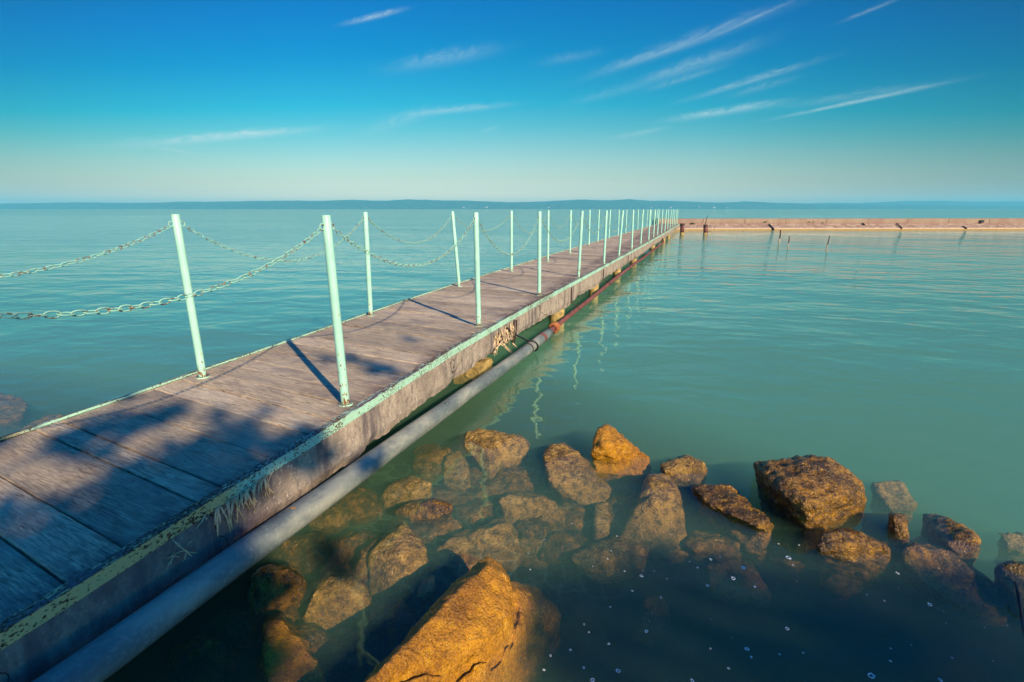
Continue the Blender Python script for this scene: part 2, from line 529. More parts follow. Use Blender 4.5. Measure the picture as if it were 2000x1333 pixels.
def m_cap(nt, out):
    p = pos(nt)
    n = nt.noise(p, .7, 4, .6)
    n2 = nt.noise(vscale(nt, p, (3, 3, .8)), 1.2, 4, .65)
    col = nt.mix(nt.mapr(n, .35, .65), (.36, .29, .205), (.29, .195, .15))
    col = nt.mix(nt.mapr(n2, .5, .75, 0, .6), col, (.24, .18, .14))
    al = nt.vm('DOT_PRODUCT', p, (.9221, .3869, 0), 1)
    jt = nt.m('LESS_THAN', nt.m('PINGPONG', nt.m('ADD', al, nt.m('MULTIPLY', n, .5)), 1.6), .035)
    z = nt.n('ShaderNodeSeparateXYZ', {0: p}).outputs[2]
    col = nt.mix(nt.m('MULTIPLY', jt, .7), col, (.10, .07, .055))
    col = nt.mix(nt.m('MULTIPLY', nt.mapr(z, .56, .44), nt.mapr(n2, .4, .6, .2, .8)), col, (.26, .15, .12))
    principled(nt, out, col, .9, n2, .02, .7, spec=.2)


def m_hill(c):
    def f(nt, out):
        p = pos(nt)
        n = nt.noise(p, .006, 5, .6)
        n2 = nt.noise(p, .03, 3, .6)
        col = nt.mix(nt.mapr(n, .35, .65), c, tuple(k * 1.8 for k in c))
        col = nt.mix(nt.mapr(n2, .56, .66, 0, .8), col, (.26, .22, .14))
        principled(nt, out, col, 1.0, spec=0.0)
    return f


def m_leaf(nt, out):
    p = pos(nt)
    n = nt.noise(p, 3, 3, .6)
    principled(nt, out, nt.mix(n, (.035, .07, .015), (.08, .12, .03)), .6)


M = {k: material(k, v) for k, v in dict(
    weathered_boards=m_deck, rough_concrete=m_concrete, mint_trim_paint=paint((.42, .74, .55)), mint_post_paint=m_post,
    grey_steel=m_pipe, red_rust=m_rust((.24, .095, .085), (.14, .05, .045)), orange_rust=m_rust((.50, .20, .08), (.30, .09, .03), .012),
    chain_paint=m_chain, gold_rock=rock_mat('gold'), tan_rock=rock_mat('tan'), dark_rock=rock_mat('dark'),
    lake_water=m_water, algae_concrete=plain((.40, .29, .11), .8, .4, 18, .01), pale_concrete=plain((.50, .40, .25), .85, .35, 12, .01),
    dry_straw=plain((.62, .47, .28), .7, .4, 30, .002), black_rubber=plain((.02, .02, .025), .5, .3), broken_concrete=plain((.42, .32, .23), .9, .4, 25, .02),
    dark_iron=plain((.07, .038, .03), .7, .5, 15), stone_slope=m_slope, cap_concrete=m_cap, far_wood=m_hill((.030, .050, .022)), farther_wood=m_hill((.035, .055, .03)),
    white_render=plain((.85, .74, .62), .8, .1, .1), roof_tile=plain((.35, .14, .09), .8, .2, .3), leaves=m_leaf, bark=plain((.12, .085, .06), .9, .4, 12, .02),
    lake_mud=plain((.022, .016, .008), .95, .7, 9, .03), shore_turf=plain((.07, .075, .035), .95, .4, 4, .03), foam=plain((.75, .8, .8), .4, .1),
    orange_leaf=plain((.50, .24, .08), .6, .3, 40), pale_wood=plain((.60, .50, .38), .7, .3, 10)).items()}

# ------------------------------------------------------------------ lake, bed, shore, hills
wb = MB().box((-8200, -300, -7.0), (8200, 6400, 0.0))
lake = wb.build('water', M['lake_water'])
lake.rotation_euler[2] = YAW          # the far shore lies square to the view
tag(lake, kind='structure')

# the bed is a dark rubble bank along the shore side of the pier and under the boulders, then falls away
BED = [(-60, .75), (-9, .62), (-5.5, .3), (-4, -.15), (-2.5, -.55), (0, -.78), (2.4, -1.0), (4, -1.9), (6, -3.4), (9, -4.6), (20, -5.6), (400, -6.0)]
BANK = [((-1.5, .4), (-1.3, 1.6)), ((-1.3, 1.6), (-1.45, 3.0)), ((-1.2, 1.7), (-.2, 2.7)), ((-.2, 2.7), (.7, 2.75)), ((.7, 2.75), (1.9, 2.2)), ((-.9, 1.0), (-.8, 1.5))]


def bed_z(x, y):
    z = lerp(BED, y)
    if -6 < y < 9 and -6 < x < 6:
        d = 9.0
        for (x0, y0), (x1, y1) in BANK:
            t = max(0, min(1, ((x - x0) * (x1 - x0) + (y - y0) * (y1 - y0)) / ((x1 - x0) ** 2 + (y1 - y0) ** 2)))
            d = min(d, math.hypot(x - x0 - t * (x1 - x0), y - y0 - t * (y1 - y0)))
        m = math.exp(-(max(0, d - .15) / .55) ** 2)
        z = z + (-.30 - z) * m if z < -.30 else z
        z += .07 * noise.noise((x * 4.3, y * 4.3, 1.1)) + .035 * noise.noise((x * 11, y * 11, 5.1))
    return z


bed = MB()
xs = [-400, -60, -20, -10, -6] + [-5 + .06 * k for k in range(150)] + [5, 6, 10, 20, 60, 400]
ys = [-60, -20, -9, -5.5, -4, -2.5, -1] + [-.4 + .06 * k for k in range(95)] + [6, 7.5, 9, 14, 20, 60, 400]
nx = len(xs)
vs = [(x, y, bed_z(x, y)) for y in ys for x in xs]
fs = [(j * nx + i, j * nx + i + 1, (j + 1) * nx + i + 1, (j + 1) * nx + i) for j in range(len(ys) - 1) for i in range(nx - 1)]
tag(bed.add(vs, fs).build('lakebed_and_shore', M['lake_mud'], smooth=True), kind='structure')


# brown absorber added to darken the near water: it only absorbs, and thins out to nothing towards the open lake
edge = [(-9, 2.6), (-4, 3.0), (-2.4, 4.6), (-1.2, 4.7), (-.2, 3.9), (.9, 3.35), (1.7, 2.75), (2.6, 2.1), (4, 1.2), (9, -.6)]
mk, mf = [], []
for x, ye in edge:
    mk += [(x, ye, -.012), (x, ye - .7, -.22), (x, ye - 1.5, -.8), (x, -3.0, -.9), (x, -3.0, -.012)]
for i in range(len(edge) - 1):
    for k in range(5):
        k2 = (k + 1) % 5
        mf.append((i * 5 + k, i * 5 + k2, (i + 1) * 5 + k2, (i + 1) * 5 + k))
mf += [(4, 3, 2, 1, 0), tuple((len(edge) - 1) * 5 + k for k in range(5))]


def m_absorber(nt, out):
    v = nt.n('ShaderNodeVolumeAbsorption', {'Color': (.52, .30, .14, 1), 'Density': 1.15})
    nt.t.links.new(v.outputs[0], out.inputs[1])


murk = MB().add(mk, mf).build('added_water_absorber', material('added_brown_absorber', m_absorber))
bmm = bmesh.new()
bmm.from_mesh(murk.data)
bmesh.ops.recalc_face_normals(bmm, faces=bmm.faces)
bmm.to_mesh(murk.data)
bmm.free()
tag(murk, kind='stuff')


def ridge(name, tab, depth, mat, seed, kh=1.0):
    """a range of hills: tab gives (photo x, height in photo pixels above the far waterline)"""
    n = 260
    x0, x1 = tab[0][0], tab[-1][0]
    rows = [(-350, -.02), (0, .10), (130, .45), (330, .80), (520, 1.0), (900, .7), (1500, -.02)]
    vs = []
    for r, (dy, k) in enumerate(rows):
        for i in range(n + 1):
            px = x0 + (x1 - x0) * i / n
            d = depth + dy
            h = lerp(tab, px) / FPX * (depth + 520) * 1.03 * kh
            xc = (px - 1000) / FPX * (depth + 520)
            wob = 1 + .10 * noise.noise((px * .035, r * 1.7, seed)) if 0 < k < 1 else 1
            z = h * k * wob + (h * .05 * noise.noise((px * .12, r, seed + 5)) if k > .05 else 0)
            c, s = math.cos(YAW), math.sin(YAW)
            vs.append((xc * c - d * s, xc * s + d * c, z))
    m = n + 1
    fs = [(j * m + i, j * m + i + 1, (j + 1) * m + i + 1, (j + 1) * m + i) for j in range(len(rows) - 1) for i in range(n)]
    return tag(MB().add(vs, fs).build(name, mat, smooth=True), kind='structure')


HILL = [(-500, 8), (0, 9.5), (90, 10.5), (180, 12), (280, 11), (330, 11.5), (370, 13), (440, 13), (500, 14), (560, 15), (640, 14.5), (700, 16.5), (750, 14.5), (810, 17),
        (870, 15), (900, 15.5), (950, 13.5), (1000, 12), (1050, 13), (1130, 17), (1180, 15.2), (1220, 17.5), (1270, 14), (1310, 12.8), (1350, 12), (1400, 11.5), (1440, 13.5), (1500, 11), (1560, 9), (1660, 7),
        (1750, 8), (1850, 6.5), (2000, 6), (2500, 5)]
HILL2 = [(1100, 10), (1250, 14), (1290, 15), (1340, 13), (1400, 11), (1500, 11), (1560, 10), (1600, 11.5), (1650, 10.5), (1740, 14), (1810, 14.5), (1870, 13), (1940, 13.5), (2000, 13), (2200, 12), (2500, 10)]
ridge('wooded_hills', HILL, 4000, M['far_wood'], 1.0)
ridge('distant_hills', HILL2, 4800, M['farther_wood'], 9.0)
HZ = 408.6     # photo row of the far waterline


def house(px, up, w, h, big=False):
    d = 4000 + (20 if up < 2 else 260)
    base = PD(px, HZ - up, d)
    s = d / FPX
    w, h = w * s, h * s
    e = empty('lakeside_house', base)
    e.rotation_euler[2] = YAW
    b = MB().box((-w / 2, -w / 3, -3), (w / 2, w / 3, h))
    b.build('wall', M['white_render'], e)
    r = MB().add([(-w * .55, -w * .37, h), (w * .55, -w * .37, h), (w * .55, w * .37, h), (-w * .55, w * .37, h), (-w * .5, 0, h * 1.35), (w * .5, 0, h * 1.35)],
                 [(0, 1, 5, 4), (2, 3, 4, 5), (1, 2, 5), (3, 0, 4), (0, 3, 2, 1)])
    r.build('roof', M['roof_tile'], e)
    return e


rh = random.Random(3)
for px, up, w, h, lab in [(33, 4.0, 3.4, 3.2, 'large pale building on the far shore near the left end of the hills'),
                          (408, 2.6, 2.2, 3.0, 'narrower of two pale buildings side by side on far shore, left one'),
                          (420, 2.4, 3.2, 2.6, 'wider of two pale buildings side by side on far shore, right one'),
                          (1457, 3.0, 1.6, 2.6, 'bright white house below the rounded hill above the breakwater')]:
    tag(house(px, up, w, h), lab, 'building')
for i in range(46):
    px = rh.choice([rh.uniform(480, 700), rh.uniform(700, 1000), rh.uniform(820, 960), rh.uniform(1050, 1400), rh.uniform(1300, 1460)])
    tag(house(px, rh.uniform(1.5, 5.5), rh.uniform(1.5, 3.2), rh.uniform(1.0, 1.7)), 'tiny pale house among the trees on the far lake shore', 'house', 'houses scattered along the far shore')

# ------------------------------------------------------------------ pier
XR = [(-4, -1.53), (0, -1.55), (.3, -1.56), (.7, -1.575), (1.15, -1.61), (1.8, -1.645), (2.15, -1.665), (2.7, -1.70), (3.3, -1.74), (4.4, -1.765), (5.4, -1.78), (15, -1.80), (25, -1.88), (37, -2.02), (40, -2.05)]
XL = [(-4, -2.80), (0, -2.90), (.8, -2.945), (1.2, -2.972), (1.6, -2.99), (2.2, -3.04), (3.2, -3.105), (4.2, -3.18), (5.1, -3.24), (6.3, -3.30), (8.5, -3.34), (11, -3.40), (15, -3.44), (37, -3.50), (40, -3.5)]
Y0, Y1 = -4.5, 38.6
pier = tag(empty('footbridge_pier', (-2.4, 0, 0)), 'long narrow wooden pier on concrete beams running out to the breakwater', 'pier')
pier.location = (0, 0, 0)
rp = random.Random(11)
edges = [.775, .936, 1.2, 1.31, 1.56, 1.80, 1.97, 2.147, 2.324, 2.468, 2.70, 2.93, 3.14, 3.372, 3.60, 3.88, 4.163]
y = .775
while y > Y0:
    y -= rp.uniform(.17, .24)
    edges.insert(0, y)
y = 4.163
while y < Y1:
    y += rp.uniform(.16, .26)
    edges.append(y)
deck = MB()
for a, b in zip(edges, edges[1:]):
    gap = rp.choice([.005, .007, .009, .012]) if b < 8 else .010
    sk = -.11 if a > 2 else -.13
    ya, yb = a + gap / 2, b - gap / 2
    dz = rp.uniform(-.006, .003)
    xa, xb = lerp(XL, a) + .012, lerp(XR, a) - .014
    n = 12 if a < 6 else 4
    top, bot = [], []
    for k in range(n + 1):
        x = xa + (xb - xa) * k / n
        jig = .004 * noise.noise((x * 3, a * 7, 1.0)) if a < 8 else 0
        o = sk * (x + 2.3)
        cup = .0
        top.append(((x, ya + o + jig, DZ + dz), (x, yb + o + jig * .5, DZ + dz + rp.uniform(-.001, .001))))
    vs, fs = [], []
    for (p0, p1) in top:
        bev = .004
        vs += [(p0[0], p0[1], DZ - .045), (p0[0], p0[1], p0[2] - bev), (p0[0], p0[1] + bev, p0[2]),
               (p1[0], p1[1] - bev, p1[2]), (p1[0], p1[1], p1[2] - bev), (p1[0], p1[1], DZ - .045)]
    for k in range(n):
        for q in range(6):
            q2 = (q + 1) % 6
            fs.append((k * 6 + q, k * 6 + q2, (k + 1) * 6 + q2, (k + 1) * 6 + q))
    fs.append((0, 5, 4, 3, 2, 1))
    fs.append(tuple(n * 6 + q for q in range(6)))
    deck.add(vs, fs, rp.uniform(.02, 1))
deck.build('deck', M['weathered_boards'], pier)


def along(y0, y1, st):
    n = max(1, int((y1 - y0) / st))
    return [y0 + (y1 - y0) * i / n for i in range(n + 1)]


def sweep(sec, ys, edge, side, jit=0.0, seed=0.0):
    """sweep an x-z section (list of (inward x, z)) along an edge of the pier"""
    m = len(sec)
    vs, fs = [], []
    for y in ys:
        e = lerp(edge, y)
        for k, (dx, z) in enumerate(sec):
            j = jit * noise.noise((y * 9, k * 2.2, seed))
            vs.append((e - side * dx, y, DZ + z + j))
    for i in range(len(ys) - 1):
        for k in range(m):
            k2 = (k + 1) % m
            f = (i * m + k, i * m + k2, (i + 1) * m + k2, (i + 1) * m + k)
            fs.append(f)
    fs.append(tuple(range(m)))
    fs.append(tuple((len(ys) - 1) * m + k for k in range(m - 1, -1, -1)))
    return vs, fs


def fixn(o):
    bm = bmesh.new()
    bm.from_mesh(o.data)
    bmesh.ops.recalc_face_normals(bm, faces=bm.faces)
    bm.to_mesh(o.data)
    bm.free()
    return o


# angle iron trims
tr = MB()
cuts = [Y0, 2.9, 7.02, 11.3, 15.5, 19.8, 24, 28, 32, Y1]
for a, b in zip(cuts, cuts[1:]):
    hgt = .043 if a < 2.5 else .050
    ys = along(a + .003, b - .003, .09 if a < 6 else .5)
    tr.add(*sweep([(.0, .002), (.0, -hgt), (.006, -hgt), (.006, -.0035), (.040, -.0035), (.040, .0045), (.004, .0045)], ys, XR, 1, .0016, a))
fixn(tr.build('edge_trim', M['mint_trim_paint'], pier))
tl = MB()
for a, b in zip(cuts, cuts[1:]):
    ys = along(a + .003, b - .003, .09 if a < 6 else .5)
    tl.add(*sweep([(.0, .012), (.0, -.08), (.006, -.08), (.006, -.0), (.016, -.0), (.016, .012)], ys, XL, -1, .0025, a + 3))
fixn(tl.build('edge_trim', M['mint_trim_paint'], pier))

# concrete edge beams with crumbled bottom edge
ZB = [(-4, -.27), (.9, -.26), (1.5, -.275), (1.95, -.274), (2.12, -.263), (2.38, -.256), (2.55, -.250), (2.75, -.254), (2.95, -.258), (3.1, -.275), (3.25, -.266), (3.6, -.262), (4.1, -.25), (4.7, -.262), (5.1, -.255), (5.7, -.262),
      (6.3, -.297), (6.95, -.33), (7.15, -.29), (7.6, -.275), (8.3, -.285), (9.0, -.31), (9.6, -.25), (11, -.265), (14, -.275), (18, -.265), (24, -.26), (39, -.25)]
joints = [Y0, 4.14, 4.72, 7.05, 9.45, 12.6, 15.6, 18.6, 21.6, 24.6, 27.6, 30.6, 33.6, Y1]


def beam(a, b, edge, side, seed):
    ys = along(a + .006, b - .006, .025 if a < 8 else .12)
    rowsn = 9
    vs, fs = [], []
    for y in ys:
        e = lerp(edge, y)
        zb = lerp(ZB, y) + .022 * noise.noise((y * 3.1, seed, 0)) + .014 * noise.noise((y * 13, seed, 4)) + .009 * noise.noise((y * 42, seed, 4))
        if a == 4.14:
            zb = -.115 + .03 * noise.noise((y * 30, seed, 0))
        zt = -.043
        sec = []
        for k in range(rowsn):
            t = k / (rowsn - 1)
            z = zt + (zb - zt) * t
            dent = .004 + .006 * noise.noise((y * 6, z * 9, seed + 2)) + .003 * noise.noise((y * 30, z * 30, seed + 2))
            if t > .75:
                dent += .06 * (t - .75) * (1 + 1.5 * noise.noise((y * 8, 0, seed)))
            sec.append((max(.003, dent), z))
        sec = [(.008, -.006)] + sec + [(.20, zb + .03), (.20, -.046), (.0165, -.046)]
        m = len(sec)
        vs += [(e - side * dx, y, DZ + z) for dx, z in sec]
    for i in range(len(ys) - 1):
        for k in range(m):
            k2 = (k + 1) % m
            fs.append((i * m + k, i * m + k2, (i + 1) * m + k2, (i + 1) * m + k))
    fs.append(tuple(range(m)))
    fs.append(tuple((len(ys) - 1) * m + k for k in range(m)))
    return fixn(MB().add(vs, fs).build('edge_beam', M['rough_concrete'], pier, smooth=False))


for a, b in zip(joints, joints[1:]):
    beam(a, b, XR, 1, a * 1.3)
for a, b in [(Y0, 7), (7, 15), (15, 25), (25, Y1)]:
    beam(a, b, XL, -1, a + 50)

# piles and their cross heads under the deck
PILES = [(2.3, 1), (4.2, 1)] + [(P(px, py).y, 0) for px, py in ((1118, 626), (1199, 574), (1236, 541), (1258, 517), (1290, 489), (1306, 473), (1314, 465))]
for i, (y, blk) in enumerate(PILES):
    e, l = lerp(XR, y), lerp(XL, y)
    zt = DZ - .31
    hd = MB().box((l + .03, y - .10, zt), (e - .21, y + .10, DZ - .047))
    hd.build('cross_head', M['pale_concrete'], pier)
    if y > 4.5:
        hh = .11 if y < 8 else .09
        for x in (e - .13, l + .13):
            c = MB()
            ring = [(x + math.cos(t) * hh * (1.05 if k % 2 else 1), y + math.sin(t) * hh) for k, t in enumerate([math.pi * 2 * k / 10 for k in range(10)])]
            vs = [(px, py, zz) for zz in (-2.6, -.02, .05, zt + .03) for px, py in ring]
            fs = [(r * 10 + k, r * 10 + (k + 1) % 10, (r + 1) * 10 + (k + 1) % 10, (r + 1) * 10 + k) for r in range(3) for k in range(10)] + [tuple(30 + k for k in range(10))]
            c.add(vs, fs).build('pile', M['algae_concrete'], pier, smooth=True)


# ------------------------------------------------------------------ railing posts
PH = 1.0


def ring_mesh(mb, c, rad, wire, axis, seg=12, ws=6):
    e1, e2 = axis
    mb.tube([Vector(c) + Vector(e1) * math.cos(t) * rad + Vector(e2) * math.sin(t) * rad for t in [2 * math.pi * k / seg for k in range(seg)]], wire, ws, closed=True)


proto = None
tube_mb = MB()
r0, r1, sg = .0228, .0195, 20
prof = [(r0, -.03), (r0, .5), (r0, PH - .003), (r0 - .001, PH), (r1, PH), (r1, PH - .09)]
vs = [(r * math.cos(2 * math.pi * k / sg), r * math.sin(2 * math.pi * k / sg), z) for r, z in prof for k in range(sg)]
fs = [(j * sg + k, j * sg + (k + 1) % sg, (j + 1) * sg + (k + 1) % sg, (j + 1) * sg + k) for j in range(len(prof) - 1) for k in range(sg)] + [tuple(5 * sg + k for k in range(sg))]
tube_mb.add(vs, fs)
col_mb = MB()
cr = [(.041 + .009 * noise.noise((k * .9, 2, 2))) for k in range(14)]
vs, fs = [], []
for z in (-.002, .0075):
    vs += [(math.cos(t) * cr[k], math.sin(t) * cr[k], z) for k, t in enumerate([2 * math.pi * k / 14 for k in range(14)])]
fs = [(k, (k + 1) % 14, 14 + (k + 1) % 14, 14 + k) for k in range(14)] + [tuple(14 + k for k in range(14))]
col_mb.add(vs, fs)
eye_a, eye_b = MB(), MB()
ring_mesh(eye_a, (0, .0228 + .013, .945), .0150, .0036, ((0, 1, 0), (0, 0, 1)))
ring_mesh(eye_b, (0, -.0228 - .013, .945), .0150, .0036, ((0, 1, 0), (0, 0, 1)))


def place_post(x, y, lean_x, lean_y, label):
    global proto
    if proto is None:
        root = empty('railing_post')
        parts = [tube_mb.build('tube', M['mint_post_paint'], root, smooth=True), col_mb.build('collar', M['mint_trim_paint'], root),
                 eye_a.build('chain_eye', M['chain_paint'], root, smooth=True), eye_b.build('chain_eye', M['chain_paint'], root, smooth=True)]
        proto = root
    else:
        root = proto.copy()
        scene.collection.objects.link(root)
        for ch in list(proto.children):
            c = ch.copy()
            scene.collection.objects.link(c)
            c.parent = root
    root.location = (x, y, DZ)
    root.rotation_euler = (-math.atan(lean_y), math.atan(lean_x), 0)
    tag(root, label, 'post', 'mint green posts along both edges of the pier')
    return root


def lean_of(b, base, tx, ty=None):
    """sideways lean so that the top of the post sits at photo column tx"""
    r = ray(tx, 410 if ty is None else ty)
    t = base.y / r.y
    return max(-.16, min(.16, (r.x * t - base.x) / PH))


RB = [(675, 790, 638), (935, 637, 930), (1053, 577, 1054), (1133.5, 541, 1137), (1183, 515.5, 1185), (1212, 500.5, 1217), (1234, 487.5, 1237), (1252, 478.5, 1256), (1267, 470, 1270), (1278, 465, 1280)]
LB = [(396.5, 737, 342), (724, 617, 712), (897, 560, 883), (999, 531, 999), (1070, 511, 1071), (1113, 496, 1115), (1150, 481, 1152)]
posts = {'R': [], 'L': []}
names = ['nearest', 'second', 'third', 'fourth', 'fifth', 'sixth', 'seventh', 'eighth', 'ninth', 'tenth', 'eleventh', 'twelfth', 'thirteenth', 'fourteenth', 'fifteenth', 'sixteenth', 'seventeenth', 'eighteenth', 'nineteenth', 'twentieth']
for side, tab, edge, y_first in (('R', RB, XR, .17), ('L', LB, XL, .16)):
    lst = [(lerp(edge, y_first) + (-.1 if side == 'R' else .1), y_first, 0.0)]
    for px, py, tx in tab:
        b = P(px, py, DZ)
        e = lerp(edge, b.y)
        x = min(b.x, e - .075) if side == 'R' else max(b.x, e + .055)
        lst.append((x, b.y, lean_of(None, Vector((x, b.y, 0)), tx)))
    y = lst[-1][1]
    while y < 36.3:
        y += 1.95 if side == 'R' else 1.98
        lst.append((lerp(edge, y) + (-.1 if side == 'R' else .1), y, random.uniform(-.02, .02)))
    sd = 'right' if side == 'R' else 'left'
    for i, (x, y, ln) in enumerate(lst):
        if i == 0:
            lab = 'mint post on the %s edge of the pier, beside the viewer' % sd
        elif i == 3 and side == 'L':
            lab = 'mint post on left pier edge with the strongest backward lean, third from front'
        elif i == 1:
            lab = 'nearest mint post on %s pier edge, %s' % (sd, 'rust speckled and thick' if side == 'R' else 'leaning towards the water')
        else:
            lab = 'mint post on %s pier edge, %s from the near end' % (sd, names[i - 1] if i - 1 < len(names) else 'last')
        ly = random.uniform(-.012, .012)
        posts[side].append((place_post(x, y, ln, ly, lab), x, y, ln, ly))


# ------------------------------------------------------------------ chains hung between the posts
def chain(p, q, sag, lod, side, i):
    p, q = Vector(p), Vector(q)
    n = 200

    def at(t):
        v = p.lerp(q, t)
        v.z -= sag * 4 * t * (1 - t)
        return v
    pts = [at(k / n) for k in range(n + 1)]
    length = sum((pts[k + 1] - pts[k]).length for k in range(n))
    pitch = .0335
    cnt = max(8, int(length / pitch))
    mb = MB()
    acc, k, out = 0.0, 0, [pts[0]]
    step = length / cnt
    for j in range(n):
        d = (pts[j + 1] - pts[j]).length
        while acc + d >= step * len(out) - 1e-9 and len(out) <= cnt:
            t = (step * len(out) - acc) / d
            out.append(pts[j].lerp(pts[j + 1], max(0, min(1, t))))
        acc += d
    sg, ws = (14, 6) if lod == 0 else ((10, 5) if lod == 1 else (6, 4))
    rr = random.Random(i * 7 + (1 if side == 'R' else 2))
    tw0 = rr.uniform(0, 3)
    for j in range(len(out) - 1):
        a, b = out[j], out[j + 1]
        c = (a + b) / 2
        d = (b - a).normalized()
        s1 = d.cross(Vector((0, 0, 1))).normalized()
        s2 = d.cross(s1)
        ang = (j % 2) * math.pi / 2 + .35 + rr.uniform(-.22, .22)
        e = s1 * math.cos(ang) + s2 * math.sin(ang)
        hl, hw, w = step * .5 + .0040, .0098, .0023
        loop = []
        for k in range(sg):
            t = 2 * math.pi * k / sg
            cx = math.copysign(abs(math.cos(t)) ** .75, math.cos(t)) * hl
            loop.append(c + d * cx + e * math.sin(t) * hw)
        mb.tube(loop, w, ws, closed=True)
    o = mb.build('railing_chain', M['chain_paint'], None, smooth=True)
    # origin at the first hook
    me = o.data
    off = Vector(p)
    me.transform(Matrix.Translation(-off))
    o.location = off
    return o


def eye_at(rec, s):
    root, x, y, lx, ly = rec
    h = .945
    return Vector((x + lx * h, y + ly * h + s * (.0228 + .022), DZ + h - .012))


SAGR = [.21, .275, .36, .33, .30, .36, .33]
SAGL = [.19, .29, .28, .22, .33, .30, .34]
for side, sags in (('R', SAGR), ('L', SAGL)):
    recs = posts[side]
    for i in range(len(recs) - 1):
        if side == 'R' and i in (13, 16) or side == 'L' and i == 10:
            continue
        sg = sags[i] if i < len(sags) else random.uniform(.26, .36)
        o = chain(eye_at(recs[i], 1), eye_at(recs[i + 1], -1), sg, 0 if i < 3 else (1 if i < 7 else 2), side, i)
        sd = 'right' if side == 'R' else 'left'
        if i == 0:
            lab = 'painted chain entering from the left picture edge to the nearest %s post' % sd
        else:
            lab = 'sagging mint chain between the %s and %s posts on %s pier edge' % (names[i - 1], names[i] if i < len(names) else 'last', sd)
        tag(o, lab, 'chain', 'chains hung between the pier posts')

# ------------------------------------------------------------------ pipe along the beam
pp = tag(empty('water_pipe'), 'grey steel pipe slung beside the pier, changing to thin red rusty pipe', 'pipe')


PZ = [(-4, -.15), (.3, -.16), (.65, -.178), (.81, -.188), (1.41, -.231), (1.85, -.256), (2.29, -.278), (2.91, -.325), (3.67, -.366), (4.8, -.396), (5.57, -.398), (6.3, -.378), (7.8, -.368), (10.1, -.33), (12.5, -.31), (15, -.322), (23, -.33)]


def smooth_z(y):
    return sum(lerp(PZ, y + .12 * k) for k in (-2, -1, 0, 1, 2)) / 5


def pipe_c(y):
    return Vector((lerp(XR, y) + .10, y, DZ + smooth_z(y)))


RP = .0545
YE = 5.62
MB().tube([pipe_c(y) for y in along(-4, YE, .12)], RP, 32).build('thick_section', M['grey_steel'], pp, smooth=True)
a, b = pipe_c(YE), pipe_c(YE + .42)
d = (b - a).normalized()
MB().tube([a - d * .002, a + d * .02, a + d * .06, a + d * .24], [.0470, .0455, .040, .038], 20).build('reducer', M['red_rust'], pp, smooth=True)
fl = MB()
for k in range(2):
    c0 = a + d * (.20 + k * .046)
    fl.tube([c0, c0 + d * .004, c0 + d * .026, c0 + d * .030], [.056, .066, .066, .056], 18)
for k in range(6):
    t = k * math.pi / 3 + .2
    u = Vector((math.cos(t), 0, math.sin(t))) * .053
    fl.tube([a + d * .17 + u, a + d * .31 + u], .011, 6)
fl.build('flange', M['orange_rust'], pp)
TE = 22.4
thin = [pipe_c(y) for y in along(YE + .24, TE, .3)]
thin += [pipe_c(TE) + Vector((-.03, .25, .05)), pipe_c(TE) + Vector((-.09, .40, .13))]
MB().tube(thin, .031, 16).build('thin_section', M['red_rust'], pp, smooth=True)
bands = MB()
c0 = pipe_c(5.30)
bands.tube([c0, c0 + d * .075], RP + .0035, 28)
bands.build('band', M['red_rust'], pp, smooth=False)
c0 = pipe_c(4.84)
MB().tube([c0, c0 + d * .022], [RP + .004, RP + .004], 28).build('band', M['dark_iron'], pp)
cp = MB()
for yb in (7.05, 9.5, 12.6, 15.6):
    c0 = pipe_c(yb)
    cp.tube([c0, c0 + d * .03], .035, 16)
cp.build('clamp', M['dark_iron'], pp)

# cable that hangs from the beam and loops round the pipe
c0 = pipe_c(5.0)
e = lerp(XR, 4.7)
pts = [Vector((e + .004, 4.50, DZ - .10)), Vector((e + .012, 4.58, DZ - .16)), Vector((e + .03, 4.70, DZ - .22)), Vector((e + .06, 4.82, DZ - .28))]
for k in range(13):
    t = R(115) - R(250) * k / 12
    pts.append(c0 + Vector((math.cos(t) * (RP + .010), -.06 + .009 * k, math.sin(t) * (RP + .010))))
tag(MB().tube(pts, .010, 8).build('cable', M['black_rubber'], smooth=True), 'black cable hanging from the beam and looped around the grey pipe', 'cable')

# hangers on the far beam joints
for yb, lab in ((7.05, 'thin dark iron strap holding the red pipe at the first beam joint'), (9.45, 'thin dark iron strap holding the red pipe at the second beam joint'), (12.6, 'thin dark iron strap holding the red pipe at the third beam joint')):
    e = lerp(XR, yb) + .008
    c0 = pipe_c(yb)
    o = MB().tube([Vector((e, yb, DZ - .06)), Vector((e, yb, DZ - .2)), Vector((e + .004, yb, c0.z + .10)), c0 + Vector((.036, 0, .01)), c0 + Vector((.0, 0, -.036))], .007, 6).build('pipe_strap', M['dark_iron'], smooth=True)
    tag(o, lab, 'strap', 'straps holding the red pipe')


# ------------------------------------------------------------------ reeds, rubble, leaf
def stems(specs, rad):
    mb = MB()
    for a, b, r in specs:
        a, b = Vector(a), Vector(b)
        mid = (a + b) / 2 + Vector((random.uniform(-.006, .006), random.uniform(-.006, .006), random.uniform(-.004, .004)))
        mb.tube([a, mid, b], [rad * r, rad * r, rad * r * .7], 6)
    return mb


